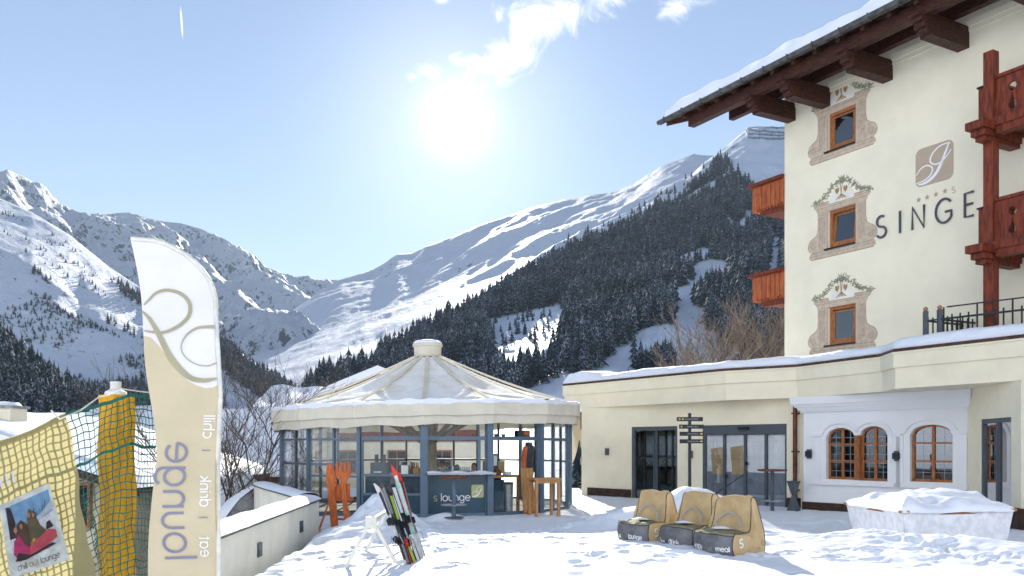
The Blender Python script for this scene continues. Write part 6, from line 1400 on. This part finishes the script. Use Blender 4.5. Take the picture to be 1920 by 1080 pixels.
pl_ = [fl3(Rx(y) + 1, y, .01) for y in (1120, 1000, 860, 740, 645, 584, 557, 538, 520, 502, 487, 474, 464, 456, 452.6)] + [fl3(253, 452, .01)]
MB().tube([Vector((pl_[0].x, pl_[0].y, gz(pl_[0].x, pl_[0].y) - .1))] + pl_, .022, 10).build('pole', M['whitemetal'], ft, smooth=True)
MB().lathe([(.3, 0), (.28, .05), (.05, .08)], 16, (pl_[0].x, pl_[0].y, gz(pl_[0].x, pl_[0].y) - .02)).build('base', M['anthracite'], ft)
# ---------------------------------------------------------------- padded pole, safety net, banner
yp = px(217, 900, 9.75); zt_ = px(217, 741, 9.75).z; pp = thing('padded_pole', 'tall pole wrapped in folded yellow padding behind the green net', 'pole', (yp.x, 9.75, -3)); rng = random.Random(4)
pd = MB(); n = 40
def pad(a, b_):
    t_ = 2 * math.pi * a; z = zt_ - b_ * 4.5; r = .168 + .012 * math.sin(t_ * 9 + b_ * 3) + .012 * math.sin(t_ * 4 + 1) + .03 * b_ * (.5 + .5 * math.sin(b_ * 9)) + (.012 * math.sin(b_ * 30 + t_))
    return (yp.x + r * math.cos(t_) + .02 * math.sin(b_ * 5), 9.75 + r * math.sin(t_), z)
pd.grid(pad, 72, 50); pd.add([pad(i / 40, 0) for i in range(40)], [tuple(range(39, -1, -1))]); pd.build('padding', M['yellow'], pp, smooth=True)
MB().lathe([(.058, 0), (.058, .20)], 18, (yp.x, 9.75, zt_ - .05)).build('pole_tube', M['whitemetal'], pp, smooth=True); MB().lathe([(.12, 0), (.11, .04), (.06, .07)], 14, (yp.x, 9.75, zt_ - .003)).build('tape', M['white_paint'], pp, smooth=True)
yt = lambda s: float(np.interp(s, [-80, 0, 130, 185, 245, 262, 300], [862, 830, 779, 757, 741, 744, 744]))
tl = lambda s: float(np.interp(s, [-80, 0, 100, 130, 170, 200, 245, 300], [.17, .17, .17, .17, .10, .02, .02, -.02]))
dn = lambda s: 9.3 - max(0, 245 - s) * .0012 + max(0, s - 245) * .014
def nf(p):
    s, off, t_ = p; w_ = 2.2 * math.sin(t_ / 33. + s / 23.) + 1.6 * math.sin(t_ / 13. - s / 17.)
    ppx = s + tl(s) * t_ + w_; ppy = yt(s) + t_ + 2.4 * math.sin(s / 26. + t_ / 50.) + 1.4 * math.sin(s / 9. + t_ / 31.) * (t_ > 8)
    d = dn(s) + off + .03 * math.sin(s / 21. + t_ / 37.)
    return px(ppx, ppy, d)
net = thing('safety_net', 'dark green square mesh safety net stretched across the yellow padded pole', 'net', px(245, 900, 9.3)); TN = 345
cords = MB(fn=nf); rr = random.Random(2); s = -60.0; vs_ = []
while s < 294:
    wv = 2.0 if s < 246 else 1.3; cords.ribbon([(s + .8 * math.sin(i * 1.3 + s), i * TN / 40) for i in range(41)], wv, 0, .012); s += 12.2 if s < 246 else 6.8
t_ = 0.0; k = 0
while t_ < TN:
    wv = 7 if k == 0 else 5.5 if k == 7 else 2.0; cords.ribbon([(-62 + i * 5.07, t_ + .6 * math.sin(i * 1.1 + t_)) for i in range(71)], wv, .001, .012); t_ += 13.4; k += 1
cords.build('mesh_cords', M['net'], net)
tu = MB(fn=nf)
for i in range(34):
    q = 140 + i * 6; tu.ribbon([(146 + rr.uniform(-3, 3), q), (140 + rr.uniform(-8, 8), q + rr.uniform(3, 9))], rr.uniform(2, 4), -.004 - i * .0004, .01)
tu.build('lacing', M['net'], net)
MB().tube([px(96, 770, 8.8), px(112, 786, 8.6), px(128, 779, 8.6), px(150, 770, 8.95), px(186, 744, 9.2), nf((200, -.02, -14)), px(229, 729, 9.7)], .008, 6).build('rope', M['whitemetal'], net)
MB().tube([px(229, 729, 9.7), px(262, 734, 9.9), px(290, 737, 10.1)], .008, 6).build('rope', M['whitemetal'], net)
bn = thing('fabric_banner', 'beige fabric banner with a printed photo poster hung on the safety net', 'banner', px(60, 900, 8.6))
MB(fn=nf).grid(lambda a, b_: (-60 + 186 * a, -.035, -3 + 348 * b_), 40, 60).build('cloth', M['banner'], bn, smooth=True)
MB(fn=nf).grid(lambda a, b_: (-60 + 186 * a, -.040, -4 + 12 * b_), 40, 2).build('hem', M['banner'], bn, smooth=True)
lt = MB(fn=lambda p: px(p[0], p[2], dn(0) - .10 + p[1]))
for x_ in (2, 14, 26): lt.ribbon([(x_ - 4, 893 - x_ * .35), (x_, 905 - x_ * .35), (x_ + 1.5, 914 - x_ * .35)], 4, 0, .002)
# poster, a flat picture printed on cloth: simple fields of colour
PQ = [(20, 1086), (131, 1049), (92, 905), (-2, 948)]
def pq(p):
    a, c = p[0], p[2]; q = [(1 - a) * (1 - c), a * (1 - c), a * c, (1 - a) * c]; X_ = sum(w_ * z_[0] for w_, z_ in zip(q, PQ)); Y_ = sum(w_ * z_[1] for w_, z_ in zip(q, PQ))
    d = dn(X_) - .12 + p[1]; return px(X_, Y_, d)
lt.build('lettering', M['flagw'], bn)
pm = dict(w=(.72, .76, .76), sky=(.25, .45, .65), hill=(.62, .68, .75), snow=(.75, .77, .8), dark=(.07, .05, .06), pink=(.55, .06, .18), rose=(.65, .12, .15), brown=(.14, .08, .055), skin=(.55, .30, .2), yel=(.6, .4, .05), olive=(.16, .14, .08))
pm = {k: mat('print_' + k, v, .7, .12, 9, trans=.5) for k, v in pm.items()}
def pg(name, poly, k, lv, par):
    mb = MB(fn=pq); mb.slab([(p[0], -.002 * lv, p[1]) for p in poly], (0, -.0015, 0)); return mb.build(name, pm[k], par)
po = pg('poster', [(0, 0), (1, 0), (1, 1), (0, 1)], 'w', 0, bn)
pg('printed_photo', [(.12, .2), (.9, .27), (.95, .93), (.1, .93)], 'sky', 1, po)
for poly, k, lv in (([(.12, .2), (.9, .27), (.93, .66), (.7, .62), (.4, .56), (.12, .5)], 'snow', 2), ([(.5, .62), (.7, .68), (.93, .78), (.93, .68), (.7, .62)], 'hill', 3), ([(.1, .5), (.12, .93), (.2, .9), (.24, .7), (.2, .5)], 'dark', 3),
                    ([(.18, .45), (.26, .66), (.34, .7), (.44, .62), (.5, .45), (.4, .3), (.2, .25)], 'brown', 4), ([(.42, .4), (.46, .7), (.52, .8), (.6, .74), (.66, .55), (.74, .46), (.7, .36), (.5, .34)], 'olive', 4),
                    ([(.12, .3), (.16, .46), (.26, .52), (.32, .4), (.42, .3), (.4, .2), (.2, .18)], 'pink', 5), ([(.36, .24), (.44, .36), (.6, .4), (.78, .46), (.9, .42), (.9, .33), (.7, .26), (.45, .2)], 'rose', 5), ([(.13, .2), (.2, .3), (.4, .22), (.8, .28), (.85, .25), (.3, .18)], 'dark', 6),
                    ([(.74, .46), (.78, .55), (.84, .56), (.88, .47)], 'dark', 5), ([(.46, .38), (.5, .42), (.54, .4), (.5, .36)], 'yel', 6)): pg('printed_shape', poly, k, lv, po)
for cx_, cy_, r_ in ((.22, .60, .035), (.33, .62, .03), (.5, .72, .03), (.58, .7, .026)): pg('printed_face', [(cx_ + r_ * math.cos(i), cy_ + r_ * 1.2 * math.sin(i)) for i in [0, .8, 1.6, 2.4, 3.1, 3.9, 4.7, 5.5]], 'skin', 6, po)
lt = MB(fn=pq); x_ = text(lt, 'chill', .14, .07, .055, .008, -.003, .001, .1); lt.build('lettering', pm['dark'], po); lt = MB(fn=pq); x_ = text(lt, 'out', x_ + .03, .07, .055, .009, -.003, .001, .1); lt.build('lettering', pm['yel'], po); lt = MB(fn=pq); text(lt, 'lounge', x_ + .03, .07, .055, .008, -.003, .001, .1); lt.build('lettering', pm['dark'], po)
lt = MB(fn=pq); lt.ribbon(catmull([(.62, .78), (.6, .73), (.64, .7), (.6, .66), (.58, .68)], 4), .012, -.012, .001); lt.ribbon([(.76, .7), (.78, .8), (.8, .72), (.84, .82)], .01, -.012, .001); lt.build('lettering', pm['dark'], po)

# ---------------------------------------------------------------- thin valley air
hz = MB().box(-6500, 6500, -1200, 8000, -90, 1500).build('haze', M['snow'])
hm = bpy.data.materials.new('valley_air'); hm.use_nodes = True; ht = hm.node_tree; ht.nodes.remove(ht.nodes['Principled BSDF'])
pv_ = ht.nodes.new('ShaderNodeVolumePrincipled'); pv_.inputs['Color'].default_value = (.72, .86, 1, 1); pv_.inputs['Density'].default_value = .00006; pv_.inputs['Anisotropy'].default_value = .0
ht.links.new(pv_.outputs[0], ht.nodes['Material Output'].inputs['Volume']); hz.data.materials[0] = hm
tag(hz, 'thin bluish air between the camera and the mountains', 'haze', kind='stuff')
